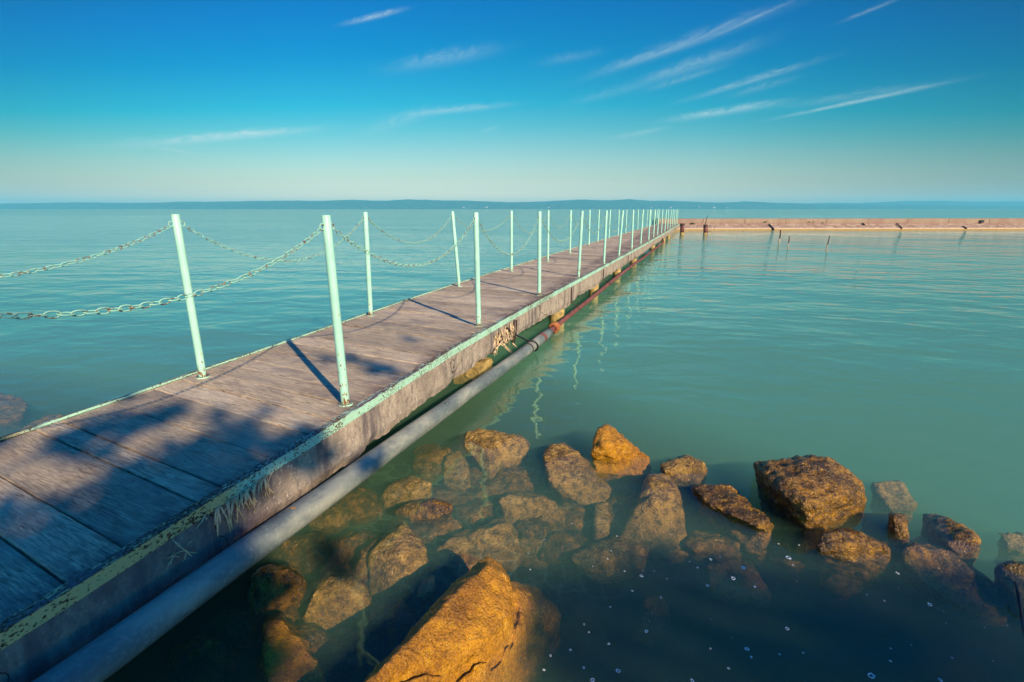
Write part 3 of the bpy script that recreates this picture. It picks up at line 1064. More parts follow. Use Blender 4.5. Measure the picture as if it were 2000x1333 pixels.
sp = []
rs = random.Random(5)
for k in range(46):
    px = rs.choice([rs.gauss(468, 14), rs.gauss(430, 20), rs.gauss(500, 16), rs.uniform(385, 520)])
    py = lerp([(360, 1030), (470, 961), (560, 905)], px)
    y = PX(px, py, -1.63).y
    e = lerp(XR, y)
    a = Vector((e + .005, y, DZ - .036))
    L = abs(rs.gauss(.05, .025)) + .015
    if k < 6:
        L = rs.uniform(.10, .15)
    an = rs.gauss(.35, .55)
    b = a + Vector((rs.uniform(.004, .022), -math.sin(an) * L * .8, -math.cos(an) * L))
    sp.append((a, b, rs.uniform(.6, 1.4)))
tag(stems(sp, .0030).build('dry_reed_tuft', M['dry_straw'], smooth=True), 'tuft of dry reed stems stuck under the trim above the grey pipe', 'dry reeds')
sp = []
for k in range(9):
    px = rs.uniform(300, 385)
    y = PX(px, lerp([(225, 1111), (360, 1035)], px) + 4, -1.6).y
    e = lerp(XR, y)
    a = Vector((e + .007, y, DZ - rs.uniform(.085, .12)))
    an = rs.uniform(.6, 1.5) * rs.choice([1, 1, -1])
    L = rs.uniform(.02, .05)
    sp.append((a, a + Vector((.008, math.sin(an) * L, -math.cos(an) * L)), .8))
a = PX(337, 1055, -1.585)
sp.append((a, PX(375, 1087, -1.55), 1.3))
tag(stems(sp, .0022).build('dry_reed_litter', M['dry_straw'], smooth=True), 'loose scatter of short straw stems on the shaded near beam', 'dry reeds')

# crumbled gap in the beam filled with reeds
gap = tag(empty('debris_nest'), 'broken gap in the concrete beam stuffed with reeds and rubble', 'debris')
e = lerp(XR, 4.5)
lumps = MB()
bm = bmesh.new()
for k in range(44):
    c = Vector((e - rs.uniform(.02, .09), rs.uniform(4.16, 4.70), DZ - rs.uniform(.10, .26)))
    geo = bmesh.ops.create_icosphere(bm, subdivisions=2, radius=rs.uniform(.018, .045))
    for v in geo['verts']:
        v.co = v.co * (1 + .5 * noise.noise(v.co * 30 + Vector((k * 3, 0, 0)))) + c
me = bpy.data.meshes.new('rubble')
bm.to_mesh(me)
bm.free()
me.materials.append(M['broken_concrete'])
link(bpy.data.objects.new('rubble', me), gap)
sp = []
for k in range(44):
    a = Vector((e + rs.uniform(-.03, .012), rs.uniform(4.18, 4.70), DZ - rs.uniform(.06, .18)))
    b = a + Vector((rs.uniform(-.01, .03), rs.gauss(-.02, .05), -rs.uniform(.05, .17)))
    sp.append((a, b, rs.uniform(.7, 1.8)))
a = PX(985, 655, e + .02)
for p0, p1 in (((990, 657), (968, 682)), ((975, 672), (985, 678)), ((985, 678), (998, 690)), ((978, 668), (1000, 688)), ((968, 682), (966, 690)), ((1000, 670), (1010, 680))):
    sp.append((PX(p0[0], p0[1], e + .012), PX(p1[0], p1[1], e + .03), 2.0))
stems(sp, .0035).build('reed_stems', M['dry_straw'], gap, smooth=True)
st = MB()
for px in (1007, 1003):
    a, b = PX(px + 2, 625, e + .010), PX(px - 3, 671, e + .014)
    st.tube([a, (a + b) / 2 + Vector((.01, 0, 0)), b], .008, 6)
st.build('iron_strap', M['dark_iron'], gap, smooth=True)

# rubble lump and yellow footing below
foot = MB()
c = P(944, 716, .04)
cx, cyy = c.x - .03, c.y
fb = bmesh.new()
bmesh.ops.create_cube(fb, size=1.0)
bmesh.ops.subdivide_edges(fb, edges=fb.edges, cuts=3, use_grid_fill=True)
for v in fb.verts:
    q = Vector((v.co.x * .26, v.co.y * .30, v.co.z * .20))
    q += Vector((1, 1, .4)) * .03 * noise.noise(v.co * 3)
    v.co = q + Vector((cx - .10, cyy + .04, -.03))
me = bpy.data.meshes.new('footing')
fb.to_mesh(me)
fb.free()
me.materials.append(M['algae_concrete'])
link(bpy.data.objects.new('footing', me), pier)

# curled leaf lying on the pipe
c = PX(569, 998, pipe_c(1.46).x + .006)
lf = MB()
n = 7
vs, fs = [], []
for k in range(n):
    t = k / (n - 1)
    w = .006 * math.sin(math.pi * (t * .9 + .05))
    a = -1.1 + 2.4 * t
    ctr = Vector((.014 * math.sin(a), .024 * t - .012, .012 + .010 * math.cos(a) - .008))
    for s in (-1, 1):
        vs.append(ctr + Vector((w * s, .003 * s, .002 * s)))
for k in range(n - 1):
    fs.append((2 * k, 2 * k + 1, 2 * k + 3, 2 * k + 2))
vs += [v + Vector((0, 0, .0012)) for v in list(vs)]
fs += [tuple(i + 2 * n for i in reversed(f)) for f in list(fs)]
tag(lf.add(vs, fs).build('fallen_leaf', M['orange_leaf'], loc=c + Vector((0, 0, .0))), 'small curled orange leaf lying on the grey pipe', 'leaf')

# ------------------------------------------------------------------ rocks
ROCKS = [
    # label, material, voxel, roughness, [hulls of (px, py, z)], drop
    ('largest golden wet boulder in the foreground, sloping slab with a crack along its side', 'gold_rock', .010, .018,
     [[(955, 1100, .15), (905, 1142, .155), (838, 1212, .155), (722, 1333, .14), (560, 1500, .11), (985, 1116, .115), (1002, 1140, .075), (1000, 1195, .045), (968, 1240, .05), (870, 1298, .055), (780, 1334, .05), (640, 1480, .05)],
      [(1002, 1150, .03), (1050, 1160, -.09), (1094, 1200, -.19), (1092, 1255, -.25), (1055, 1320, -.26), (970, 1420, -.22), (760, 1560, -.08), (985, 1230, .025), (880, 1303, .03), (780, 1342, .03), (640, 1490, .03)]], .45),
    ('peaked golden boulder standing clear of the water, farthest of the row', 'gold_rock', .011, .028,
     [[(1172, 838, .15), (1188, 829, .16), (1206, 842, .14), (1160, 858, .11), (1153, 884, .05), (1234, 872, .07), (1178, 870, .12), (1156, 900, -.02), (1205, 902, -.01), (1240, 890, .0)],
      [(1238, 873, .03), (1262, 893, .0), (1273, 916, -.06), (1250, 930, -.1), (1165, 926, -.1), (1160, 902, -.05)]], .45),
    ('rounded tan boulder just under the surface, left of the peaked one', 'tan_rock', .015, .03,
     [[(1060, 890, .02), (1075, 872, .02), (1100, 864, .02), (1128, 884, .0), (1160, 918, -.05), (1195, 955, -.12), (1188, 985, -.18), (1150, 990, -.18), (1098, 970, -.14), (1072, 938, -.06)]], .4),
    ('thin upright sliver of stone glowing underwater', 'tan_rock', .011, .012,
     [[(1163, 986, -.12), (1190, 980, -.12), (1191, 1030, -.16), (1180, 1085, -.22), (1160, 1107, -.26), (1152, 1098, -.24), (1165, 1040, -.16)]], .3),
    ('tall pale boulder under water with bright ripple lines, middle of the row', 'tan_rock', .014, .025,
     [[(1266, 930, .01), (1300, 925, .01), (1326, 955, -.02), (1335, 1000, -.08), (1345, 1085, -.22), (1310, 1096, -.25), (1250, 1076, -.22), (1210, 1055, -.2), (1213, 1040, -.17), (1242, 990, -.06), (1280, 980, -.01)]], .4),
    ('low brown boulder breaking the surface behind the pale ones', 'tan_rock', .012, .02,
     [[(1288, 906, .02), (1320, 894, .05), (1346, 890, .05), (1374, 902, .04), (1382, 920, .0), (1362, 946, -.06), (1312, 936, -.04), (1298, 922, .01)]], .4),
    ('ragged dark brown boulder barely above the water with a gold right end', 'dark_rock', .012, .035,
     [[(1352, 952, .03), (1372, 948, .04), (1426, 950, .04), (1446, 974, .05), (1480, 995, .05), (1508, 1020, .03), (1500, 1040, .0), (1440, 1015, .02), (1385, 985, .02)],
      [(1508, 1030, -.02), (1508, 1062, -.1), (1490, 1090, -.16), (1460, 1075, -.15), (1400, 1020, -.08), (1365, 985, -.04), (1470, 1005, .0)]], .4),
    ('big square boulder with mossy flat top and sunlit golden face, on the right', 'dark_rock', .012, .032,
     [[(1470, 904, .12), (1500, 900, .16), (1560, 893, .19), (1590, 889, .21), (1622, 895, .20), (1660, 917, .17), (1684, 944, .12), (1690, 975, .04), (1530, 962, .15), (1590, 985, .14), (1650, 968, .13), (1574, 1034, .0), (1540, 1004, .02), (1492, 950, .05), (1640, 1015, -.03), (1688, 1000, -.04)]], .5),
    ('brown boulder with wet glinting crest below the big square one', 'dark_rock', .012, .03,
     [[(1592, 1062, .02), (1602, 1040, .06), (1640, 1031, .07), (1690, 1046, .06), (1734, 1066, .02), (1745, 1090, -.06), (1728, 1112, -.1), (1690, 1110, -.08), (1640, 1095, -.04), (1600, 1078, .0), (1650, 1062, .05)]], .4),
    ('small upright stub of stone between two boulders on the right', 'dark_rock', .010, .015,
     [[(1740, 1004, .07), (1768, 1005, .07), (1774, 1048, .01), (1768, 1064, -.04), (1746, 1052, -.02)]], .3),
    ('long low rock with dark nose poking out near the right side', 'dark_rock', .012, .02,
     [[(1800, 1002, -.04), (1832, 1004, -.02), (1886, 1030, .03), (1915, 1045, .03), (1922, 1060, .0), (1900, 1080, -.02), (1872, 1086, -.04), (1848, 1064, -.01), (1812, 1040, -.08)]], .3),
    ('long brown boulder lying submerged in the lower right corner', 'dark_rock', .016, .03,
     [[(1758, 1076, -.03), (1792, 1061, -.01), (1850, 1075, -.03), (1900, 1110, -.07), (1950, 1145, -.11), (1972, 1180, -.16), (1968, 1214, -.22), (1920, 1210, -.22), (1870, 1185, -.18), (1800, 1140, -.13), (1762, 1100, -.08)]], .4),
    ('tan rock cut by the right picture edge', 'tan_rock', .014, .025,
     [[(1944, 1106, -.01), (1978, 1098, .03), (2040, 1100, .04), (2070, 1150, .0), (2010, 1210, -.15), (1985, 1172, -.08)]], .4),
    ('tan rock with gold tip breaking the surface nearest the thick pipe', 'tan_rock', .014, .028,
     [[(908, 846, .03), (936, 838, .04), (976, 848, .03), (960, 870, .02), (1020, 853, -.02), (1036, 870, -.06), (1018, 900, -.12), (985, 925, -.16), (960, 940, -.18), (944, 915, -.12), (905, 872, -.02)]], .4),
    ('rounded tan rock under water close below the grey pipe', 'tan_rock', .014, .025,
     [[(742, 975, -.14), (762, 945, -.08), (800, 930, -.06), (846, 940, -.06), (840, 965, -.1), (800, 985, -.14), (760, 1005, -.18)]], .35),
    ('flat brown rock just awash beside the rounded one', 'dark_rock', .013, .02,
     [[(764, 1000, -.08), (800, 986, -.04), (850, 977, .01), (884, 984, .015), (884, 996, -.01), (850, 1012, -.06), (800, 1014, -.09)]], .35),
    ('narrow tan rock standing under water left of the gold tipped one', 'tan_rock', .013, .025,
     [[(870, 890, -.1), (895, 880, -.08), (914, 910, -.12), (922, 950, -.2), (900, 962, -.22), (864, 946, -.2)]], .35),
    ('pointed pale boulder under water, ripple lit, in the middle of the group', 'tan_rock', .013, .022,
     [[(790, 1022, -.02), (799, 1034, -.02), (830, 1064, -.05), (838, 1100, -.1), (806, 1150, -.16), (770, 1172, -.2), (730, 1196, -.24), (718, 1150, -.18), (720, 1090, -.08), (746, 1055, -.04), (780, 1080, -.03)]], .4),
    ('broad greenish boulder under water behind the largest one', 'tan_rock', .015, .03,
     [[(850, 1075, -.14), (882, 1050, -.11), (960, 1026, -.1), (990, 1020, -.1), (1012, 1050, -.13), (1026, 1080, -.18), (1005, 1115, -.24), (940, 1105, -.2), (890, 1122, -.22), (860, 1100, -.18)]], .4),
    ('wide dim boulder under water, left of the sliver', 'tan_rock', .015, .03,
     [[(972, 976, -.1), (1000, 965, -.09), (1060, 970, -.1), (1106, 1000, -.16), (1105, 1050, -.24), (1050, 1055, -.24), (985, 1012, -.16)]], .4),
    ('brown boulder half in the pier shade just below the pipe', 'dark_rock', .013, .03,
     [[(490, 1132, .0), (520, 1114, .02), (570, 1114, .0), (596, 1135, -.04), (590, 1168, -.1), (560, 1188, -.12), (500, 1204, -.12), (480, 1180, -.07)]], .4),
    ('smooth olive boulder under water left of the pointed pale one', 'tan_rock', .013, .025,
     [[(590, 1205, -.12), (610, 1160, -.06), (642, 1128, -.04), (690, 1125, -.05), (722, 1150, -.1), (718, 1195, -.18), (680, 1224, -.22), (640, 1228, -.22), (596, 1234, -.2)]], .4),
    ('golden brown boulder under water at bottom edge left of the largest one', 'gold_rock', .013, .025,
     [[(512, 1220, -.02), (550, 1214, -.02), (586, 1245, -.05), (612, 1290, -.09), (642, 1333, -.13), (660, 1420, -.2), (520, 1430, -.16), (518, 1290, -.05)]], .4),
    ('small pale stone under water between pointed boulder and largest one', 'tan_rock', .010, .015,
     [[(814, 1160, -.14), (826, 1138, -.11), (850, 1135, -.11), (848, 1156, -.14), (822, 1176, -.18)]], .2),
    ('dim olive boulder deep under water below the ragged dark one', 'tan_rock', .016, .03,
     [[(1380, 1102, -.24), (1420, 1095, -.23), (1472, 1110, -.25), (1506, 1160, -.33), (1500, 1184, -.36), (1390, 1172, -.35)]], .3),
    ('barely visible boulder deep under the bubbles in the open water', 'tan_rock', .018, .03,
     [[(1222, 1170, -.38), (1290, 1160, -.38), (1312, 1230, -.46), (1272, 1262, -.5), (1226, 1250, -.48)]], .25),
    ('shaded boulder under water between pipe and pointed pale boulder', 'dark_rock', .015, .03,
     [[(640, 1062, -.16), (720, 1040, -.12), (742, 1060, -.14), (702, 1112, -.22), (650, 1102, -.22)]], .35),
    ('slanting brown stone tucked against left flank of the pointed pale boulder', 'dark_rock', .012, .02,
     [[(692, 1110, -.14), (725, 1062, -.08), (742, 1052, -.08), (722, 1090, -.12), (716, 1150, -.22), (700, 1140, -.2)]], .3),
    ('faint rock under water between broad boulder and thin sliver', 'tan_rock', .015, .03,
     [[(1010, 1052, -.2), (1062, 1056, -.22), (1086, 1092, -.28), (1060, 1114, -.32), (1020, 1102, -.28)]], .3),
    ('faint submerged rock right of the big square boulder', 'tan_rock', .016, .03,
     [[(1700, 942, -.08), (1762, 946, -.10), (1792, 985, -.16), (1740, 1000, -.18)]], .3),
    ('faint submerged rock near right edge in green water', 'tan_rock', .015, .03,
     [[(1950, 1040, -.1), (2000, 1044, -.1), (2030, 1080, -.16), (1965, 1072, -.16)]], .3),
    ('reddish rock awash on the left of the pier at the picture edge', 'tan_rock', .016, .03,
     [[(-40, 775, -.06), (0, 768, -.05), (22, 770, -.05), (56, 792, -.08), (40, 824, -.11), (-30, 826, -.11)]], .3),
    ('flat pale rock awash close to left trim of the pier', 'tan_rock', .014, .025,
     [[(52, 828, -.09), (100, 808, -.06), (122, 812, -.07), (90, 832, -.09), (40, 848, -.10)]], .2),
    ('dark rock in the shade under the pipe at the bottom left', 'dark_rock', .016, .03,
     [[(330, 1290, -.12), (400, 1250, -.08), (450, 1262, -.10), (440, 1330, -.18), (360, 1350, -.2)]], .35),
]


def build_rock(i, label, mat, vox, amp, hulls, drop):
    bm = bmesh.new()
    allp = []
    for h in hulls:
        pts = [P(px, py, z) for px, py, z in h]
        c = sum(pts, Vector()) / len(pts)
        allp += pts
        zb = min(p.z for p in pts) - drop
        und = Vector((c.x, c.y, 0)).normalized()
        low = [Vector((c.x + (p.x - c.x) * .8, c.y + (p.y - c.y) * .8, zb)) + und * (p.z - zb) * .75 for p in pts]
        # the unseen back side bulges away from the viewer
        away = Vector((c.x, c.y, 0)).normalized() * .12
        back = [Vector((p.x, p.y, p.z - .06)) + away for p in pts if (p - c).dot(away) > 0]
        vs = [bm.verts.new(p) for p in pts + low + back]
        r = bmesh.ops.convex_hull(bm, input=vs)
        junk = [g for g in r['geom_interior'] + r['geom_unused'] if isinstance(g, bmesh.types.BMVert)]
        bmesh.ops.delete(bm, geom=list(set(junk)), context='VERTS')
    me = bpy.data.meshes.new('tmp')
    bm.to_mesh(me)
    bm.free()
    o = bpy.data.objects.new('boulder', me)
    link(o)
    md = o.modifiers.new('r', 'REMESH')
    md.mode = 'VOXEL'
    md.voxel_size = vox
    md2 = o.modifiers.new('s', 'SMOOTH')
    md2.iterations = 2
    md2.factor = .5
    dg = bpy.context.evaluated_depsgraph_get()
    me2 = bpy.data.meshes.new_from_object(o.evaluated_get(dg))
    o.modifiers.clear()
    o.data = me2
    bpy.data.meshes.remove(me)
    me2.name = 'boulder'
    c = sum(allp, Vector()) / len(allp)
    sd = Vector((i * 5.1, i * 2.3, 0))
    nrm = [v.normal.copy() for v in me2.vertices]
    for v, nv in zip(me2.vertices, nrm):
        q = v.co + sd
        d = noise.noise(q * 5) * .5 + noise.noise(q * 13) * .45 + noise.noise(q * 29) * .34 + noise.noise(q * 58) * .2
        rg = 1 - abs(noise.noise(Vector((q.x * 3 + q.z * 5, q.y * 4, q.z * 14)))) * 2
        d += -.22 * max(0, rg - .6)
        v.co += nv * d * amp
    if i == 0:      # the crack that splits the slab
        ck = [P(px, py, .075) for px, py in ((1010, 1150), (1000, 1195), (968, 1240), (925, 1262), (880, 1296), (830, 1312), (770, 1345), (690, 1420))]
        for v in me2.vertices:
            if v.co.z < -.05:
                continue
            dm = 9
            for k in range(len(ck) - 1):
                a, b = Vector((ck[k].x, ck[k].y)), Vector((ck[k + 1].x, ck[k + 1].y))
                q = Vector((v.co.x, v.co.y))
                t = max(0, min(1, (q - a).dot(b - a) / (b - a).length_squared))
                dm = min(dm, (q - a.lerp(b, t)).length)
            w = .010 + .006 * noise.noise(v.co * 20)
            v.co.z -= .034 * math.exp(-(dm / w) ** 2)
    me2.transform(Matrix.Translation(-c))
    o.location = c
    me2.materials.clear()
    me2.materials.append(M[mat])
    me2.polygons.foreach_set('use_smooth', [True] * len(me2.polygons))
    return tag(o, label, 'rock', 'boulders in the shallow water beside the pier')


for i, rr_ in enumerate(ROCKS):
    build_rock(i, *rr_)
rk = random.Random(44)
FILL = [(640, 1010), (700, 985), (600, 1075), (660, 1120), (560, 1090), (745, 1120), (880, 985), (930, 1000), (960, 960), (1010, 940), (1115, 1015), (1050, 1035), (1110, 1070), (1215, 1000), (1195, 1090), (1380, 1060), (1420, 1070), (540, 1215), (610, 1260), (690, 1260),
        (860, 1040), (1240, 945), (1340, 975), (1560, 1080), (1640, 1120), (1720, 1030), (1800, 1090), (1880, 1170), (470, 1230), (420, 1280), (560, 1330), (760, 1215), (660, 1310), (980, 900), (840, 900)]
for k, (px, py) in enumerate(FILL):
    z = -rk.uniform(.15, .24)
    r_ = rk.uniform(42, 74)
    n_ = rk.choice([5, 6, 7])
    a0 = rk.uniform(0, 6)
    st_ = rk.uniform(.5, .8)
    poly = [(px + math.cos(a0 + q * 6.283 / n_) * r_ * rk.uniform(.75, 1.2), py + math.sin(a0 + q * 6.283 / n_) * r_ * st_ * rk.uniform(.75, 1.2)) for q in range(n_)]
    o = build_rock(60 + k, 'dim boulder lying deep under water among the larger rocks by the pier', rk.choice(['dark_rock', 'tan_rock', 'dark_rock']), .016, .03, [[(x, y, z - .0012 * (y - py) + rk.uniform(-.02, .02)) for x, y in poly] + [(px, py - 6, z + .04)]], .25)
    tag(o, group='dim boulders deep among the rocks by the pier')

# a bent black rod at the right edge
pts = [P(1982, 1138, .06), P(1988, 1160, .05), P(1994, 1190, .02), P(1999, 1232, -.05), P(2004, 1260, -.2)]
tag(MB().tube(pts, .0055, 8).build('bent_rod', M['black_rubber'], smooth=True), 'bent black rod sticking out of the water at the right edge', 'rod')

# ------------------------------------------------------------------ foam bubbles on the surface
B1 = [(483, 690, 2), (467, 730, 2), (550, 790, 2), (632, 813, 3), (640, 788, 1), (695, 790, 1), (757, 827, 1), (588, 886, 2), (727, 918, 2), (480, 965, 2), (657, 1083, 3), (672, 1035, 1), (686, 998, 1), (353, 1049, 2), (375, 1088, 2), (285, 1175, 2),
      (473, 1145, 2), (519, 1277, 3), (392, 1322, 3), (350, 1262, 2), (188, 1202, 2), (157, 1272, 2), (970, 732, 3), (1016, 722, 2), (905, 772, 2), (866, 743, 2), (955, 860, 3), (1080, 825, 4), (1130, 773, 4), (1185, 867, 2), (970, 1025, 1), (1075, 1116, 1),
      (1148, 1170, 3), (1168, 1210, 2), (1058, 1265, 2), (880, 1325, 3), (968, 1168, 2), (89, 782, 2), (79, 703, 1), (157, 636, 1), (292, 556, 1), (512, 619, 2), (395, 766, 1), (770, 609, 1), (780, 693, 1)]
B2 = [(238, 684, 4), (263, 722, 2), (10, 738, 3), (807, 764, 3), (813, 845, 1), (740, 909, 2), (648, 877, 2), (976, 928, 3), (1046, 961, 1), (65, 835, 2), (233, 1054, 3), (25, 1160, 3), (45, 1200, 2), (193, 1188, 2), (317, 1180, 2), (670, 1300, 4),
      (773, 1157, 2), (771, 1222, 2), (880, 1139, 1), (1305, 1222, 1), (1261, 1047, 1), (1060, 1025, 1), (1380, 1037, 1), (1092, 1205, 2), (284, 807, 1), (188, 612, 2), (295, 618, 2), (1030, 1320, 3)]
foams = []
for v in range(4):
    mb = MB()
    rf = random.Random(v)
    for k in range(3 if v else 1):
        c = Vector((rf.uniform(-.5, .5), rf.uniform(-.5, .5), .0)) if k else Vector((0, 0, 0))
        rad = 1.0 if not k else rf.uniform(.25, .45)
        if k:
            c = c.normalized() * 1.15
        mb.tube([c + Vector((math.cos(t) * rad * (1 + .25 * noise.noise((math.cos(t), math.sin(t), v * 3 + k))), math.sin(t) * rad * .85, .05)) for t in [2 * math.pi * q / 14 for q in range(14)]], .22 * rad, 5, closed=True)
    foams.append(mb)
fm = []
for px, py, s, ox, oy, k in [(*b, 1000, 800, .4) for b in B1] + [(*b, 1450, 833, .375) for b in B2]:
    X, Y = ox + px * k, oy + py * k
    c = P(X, Y, .002)
    r = {1: .0020, 2: .0034, 3: .0058, 4: .0088}[s] * random.uniform(.85, 1.15)
    i = random.randrange(4)
    if len(fm) <= i or True:
        pass
    key = 'f%d' % i
    if key not in [f[0] for f in fm]:
        o = foams[i].build('foam_bubble', M['foam'], smooth=True)
        fm.append((key, o))
    else:
        o = dict(fm)[key].copy()
        scene.collection.objects.link(o)
    o.location = c
    o.scale = (r, r, r)
    o.rotation_euler = (0, 0, random.uniform(0, 6))
    tag(o, 'small white foam bubble floating on the dark water by the boulders', 'foam', 'foam bubbles floating on the water')

# ------------------------------------------------------------------ breakwater
BA, BB = Vector((-3.35, 39.75)), Vector((62, 67.2))
bd = (BB - BA).normalized()
bn_ = Vector((-bd.y, bd.x))
bw = tag(empty('breakwater'), 'long low stone breakwater with a concrete cap at the end of the pier', 'breakwater')
Ln = (BB - BA).length
cap = MB()
rows = []
n = 260
vs, fs = [], []
for i in range(n + 1):
    t = Ln * i / n
    for k, (o_, z) in enumerate([(1.02, .30), (1.0, .40), (1.0, .77), (1.02, .79), (2.3, .79), (2.32, .3)]):
        q = BA + bd * t + bn_ * (o_ + .012 * noise.noise((t * .9, k, 3)))
        vs.append((q.x, q.y, z + .012 * noise.noise((t * .35, k * .1, 8))))
m = 6
for i in range(n):
    for k in range(m):
        k2 = (k + 1) % m
        fs.append((i * m + k, (i + 1) * m + k, (i + 1) * m + k2, i * m + k2))
fs += [tuple(range(m)), tuple(n * m + k for k in range(m))]
fixn(cap.add(vs, fs).build('cap_wall', M['cap_concrete'], bw))
slp = MB()
vs, fs = [], []
n = 700
sec = [(-1.4, -.7), (-.25, -.1), (0, .02), (.12, .10), (.3, .15), (.5, .22), (.7, .29), (.9, .36), (1.01, .41), (1.01, -1.5)]
m = len(sec)
for i in range(n + 1):
    t = Ln * i / n
    for k, (o_, z) in enumerate(sec):
        j = .055 * noise.noise((t * 3.1, k * 1.9, 2)) if 3 <= k <= 7 else (.02 * noise.noise((t * .8, k, 1)) if k == 2 else 0)
        q = BA + bd * t + bn_ * (o_ + j)
        vs.append((q.x, q.y, z + j * .8))
for i in range(n):
    for k in range(m - 1):
        fs.append((i * m + k, (i + 1) * m + k, (i + 1) * m + k + 1, i * m + k + 1))
fs += [tuple(range(m - 1, -1, -1)), tuple(n * m + k for k in range(m))]
slp.add(vs, fs).build('stone_slope', M['stone_slope'], bw)


def on_slope(px, py):
    """point of the sloping face seen at the pixel"""
    r = ray(px, py)
    best = None
    for s in range(2000):
        t = 36 + s * .02
        q = Vector((0, 0, EYE)) + r * t
        o_ = (Vector((q.x, q.y)) - BA).dot(bn_)
        z = .02 + .39 * o_ / 1.01 if o_ < 1.0 else .9
        if q.z <= z:
            return q
    return Vector((0, 0, EYE)) + r * 42


for px0, py0, px1, py1, rad, lab in [(1502, 440, 1511, 450, .055, 'thick black drain pipe lying on the breakwater stones above the thin poles'), (1751, 438, 1761, 448, .04, 'thin dark drain pipe lying on the breakwater stones, middle right'),
                                     (1880, 444, 1887, 448, .05, 'short dark drain pipe low on the breakwater, far right'), (1684, 438, 1688, 441, .05, 'stub of dark pipe sticking from the breakwater stones')]:
    a, b = on_slope(px0, py0), on_slope(px1, py1)
    up = Vector((0, -.05, .06))
    tag(MB().tube([a + up, a.lerp(b, .5) + up, b + up], [rad, rad * .9, rad], 8).build('drain_pipe', M['black_rubber'], smooth=True), lab, 'drain pipe', 'drain pipes on the breakwater')
a = PD(1916, 433, 0)
q0 = None
r = ray(1916, 433)
for s in range(3000):
    t = 36 + s * .02
    q = Vector((0, 0, EYE)) + r * t
    if (Vector((q.x, q.y)) - BA).dot(bn_) >= 1.0:
        break
bx = MB().box((-.13, -.10, -.09), (.13, .10, .10)).box((-.10, -.112, -.06), (.10, -.10, .07))
o = bx.build('black_box', M['black_rubber'], loc=q + Vector((0, -.04, 0)))
o.rotation_euler[2] = math.atan2(bd.y, bd.x)
tag(o, 'small black box fixed to the breakwater cap at far right', 'box')


def weed(px, py, s, n, lab):
    c = on_slope(px, py)
    mb = MB()
    rw = random.Random(px)
    for k in range(n):
        d = Vector((rw.gauss(0, 1), rw.gauss(0, .6), abs(rw.gauss(.4, .5)))).normalized()
        a = c + Vector((rw.gauss(0, s * .4), rw.gauss(0, .05), 0))
        b = a + d * s * rw.uniform(.4, 1)
        w = Vector((rw.gauss(0, 1), rw.gauss(0, 1), rw.gauss(0, .5))).normalized() * s * .14
        mb.add([a, (a + b) / 2 + w, b, (a + b) / 2 - w], [(0, 1, 2, 3)])
    me = mb.build('weed_tuft', M['leaves'])
    tag(me, lab, 'plant', 'weeds growing on the breakwater')


weed(1352, 438, .22, 60, 'largest dark weed tuft, on the breakwater by the pier end')
weed(1493, 435, .16, 50, 'round green weed tuft above the thick black drain pipe')
weed(1580, 435, .14, 40, 'dark weed tuft at foot of the breakwater cap, left of its twin')
weed(1588, 435, .14, 40, 'dark weed tuft at foot of the breakwater cap, right of its twin')
weed(1606, 436, .10, 50, 'low thin line of weeds at foot of the breakwater cap')

# mooring piles and ladder by the end of the pier
for px, py, top, w, lab in [(1332, 458, 438, .125, 'rusty brown mooring pile touching the end of the pier'), (1377, 458.5, 440, .11, 'rusty brown mooring pile with a thin rod standing on top')]:
    b = P(px, py, 0)
    dep = b.x * -math.sin(YAW) + b.y * math.cos(YAW)
    t = PD(px, top, dep)
    e = tag(empty('mooring_pile', (b.x, b.y, 0)), lab, 'mooring pile', 'mooring piles by the breakwater')
    MB().tube([(0, 0, .10), (-.02, 0, t.z * .6), (-.03, 0, t.z)], [w, w * .95, w], 10).build('pile_shaft', M['red_rust'], e, smooth=True)
    MB().tube([(0, 0, t.z - .12), (-.01, 0, t.z - .11), (-.03, 0, t.z + .02), (-.03, 0, t.z + .03)], [w * 1.05, w * 1.14, w * 1.14, w], 10).build('pile_cap', M['dark_iron'], e)
    MB().tube([(0, 0, -2.6), (0, 0, .0), (0, 0, .11)], w * 1.05, 10).build('concrete_foot', M['algae_concrete'], e, smooth=True)
    if top == 440:
        MB().tube([(-.04, 0, t.z), (.02, 0, t.z + .45), (.05, 0, PD(px, 421, dep).z)], [.022, .018, .010], 8).build('rod', M['dark_iron'], e, smooth=True)
b = P(1385, 457, 0)
e = tag(empty('swim_ladder', (b.x, b.y, 0)), 'pair of bent ladder rails rising from the water beside the rod pile', 'ladder')
for dx in (-.10, .14):
    MB().tube([(dx, 0, -.5), (dx, 0, .3), (dx - .02, .05, .46), (dx - .10, .25, .52), (dx - .18, .5, .5)], .020, 8).build('rail', M['pale_wood'] if dx > 0 else M['red_rust'], e, smooth=True)
MB().tube([(-.10, 0, .12), (.14, 0, .12)], .014, 6).build('rung', M['red_rust'], e, smooth=True)

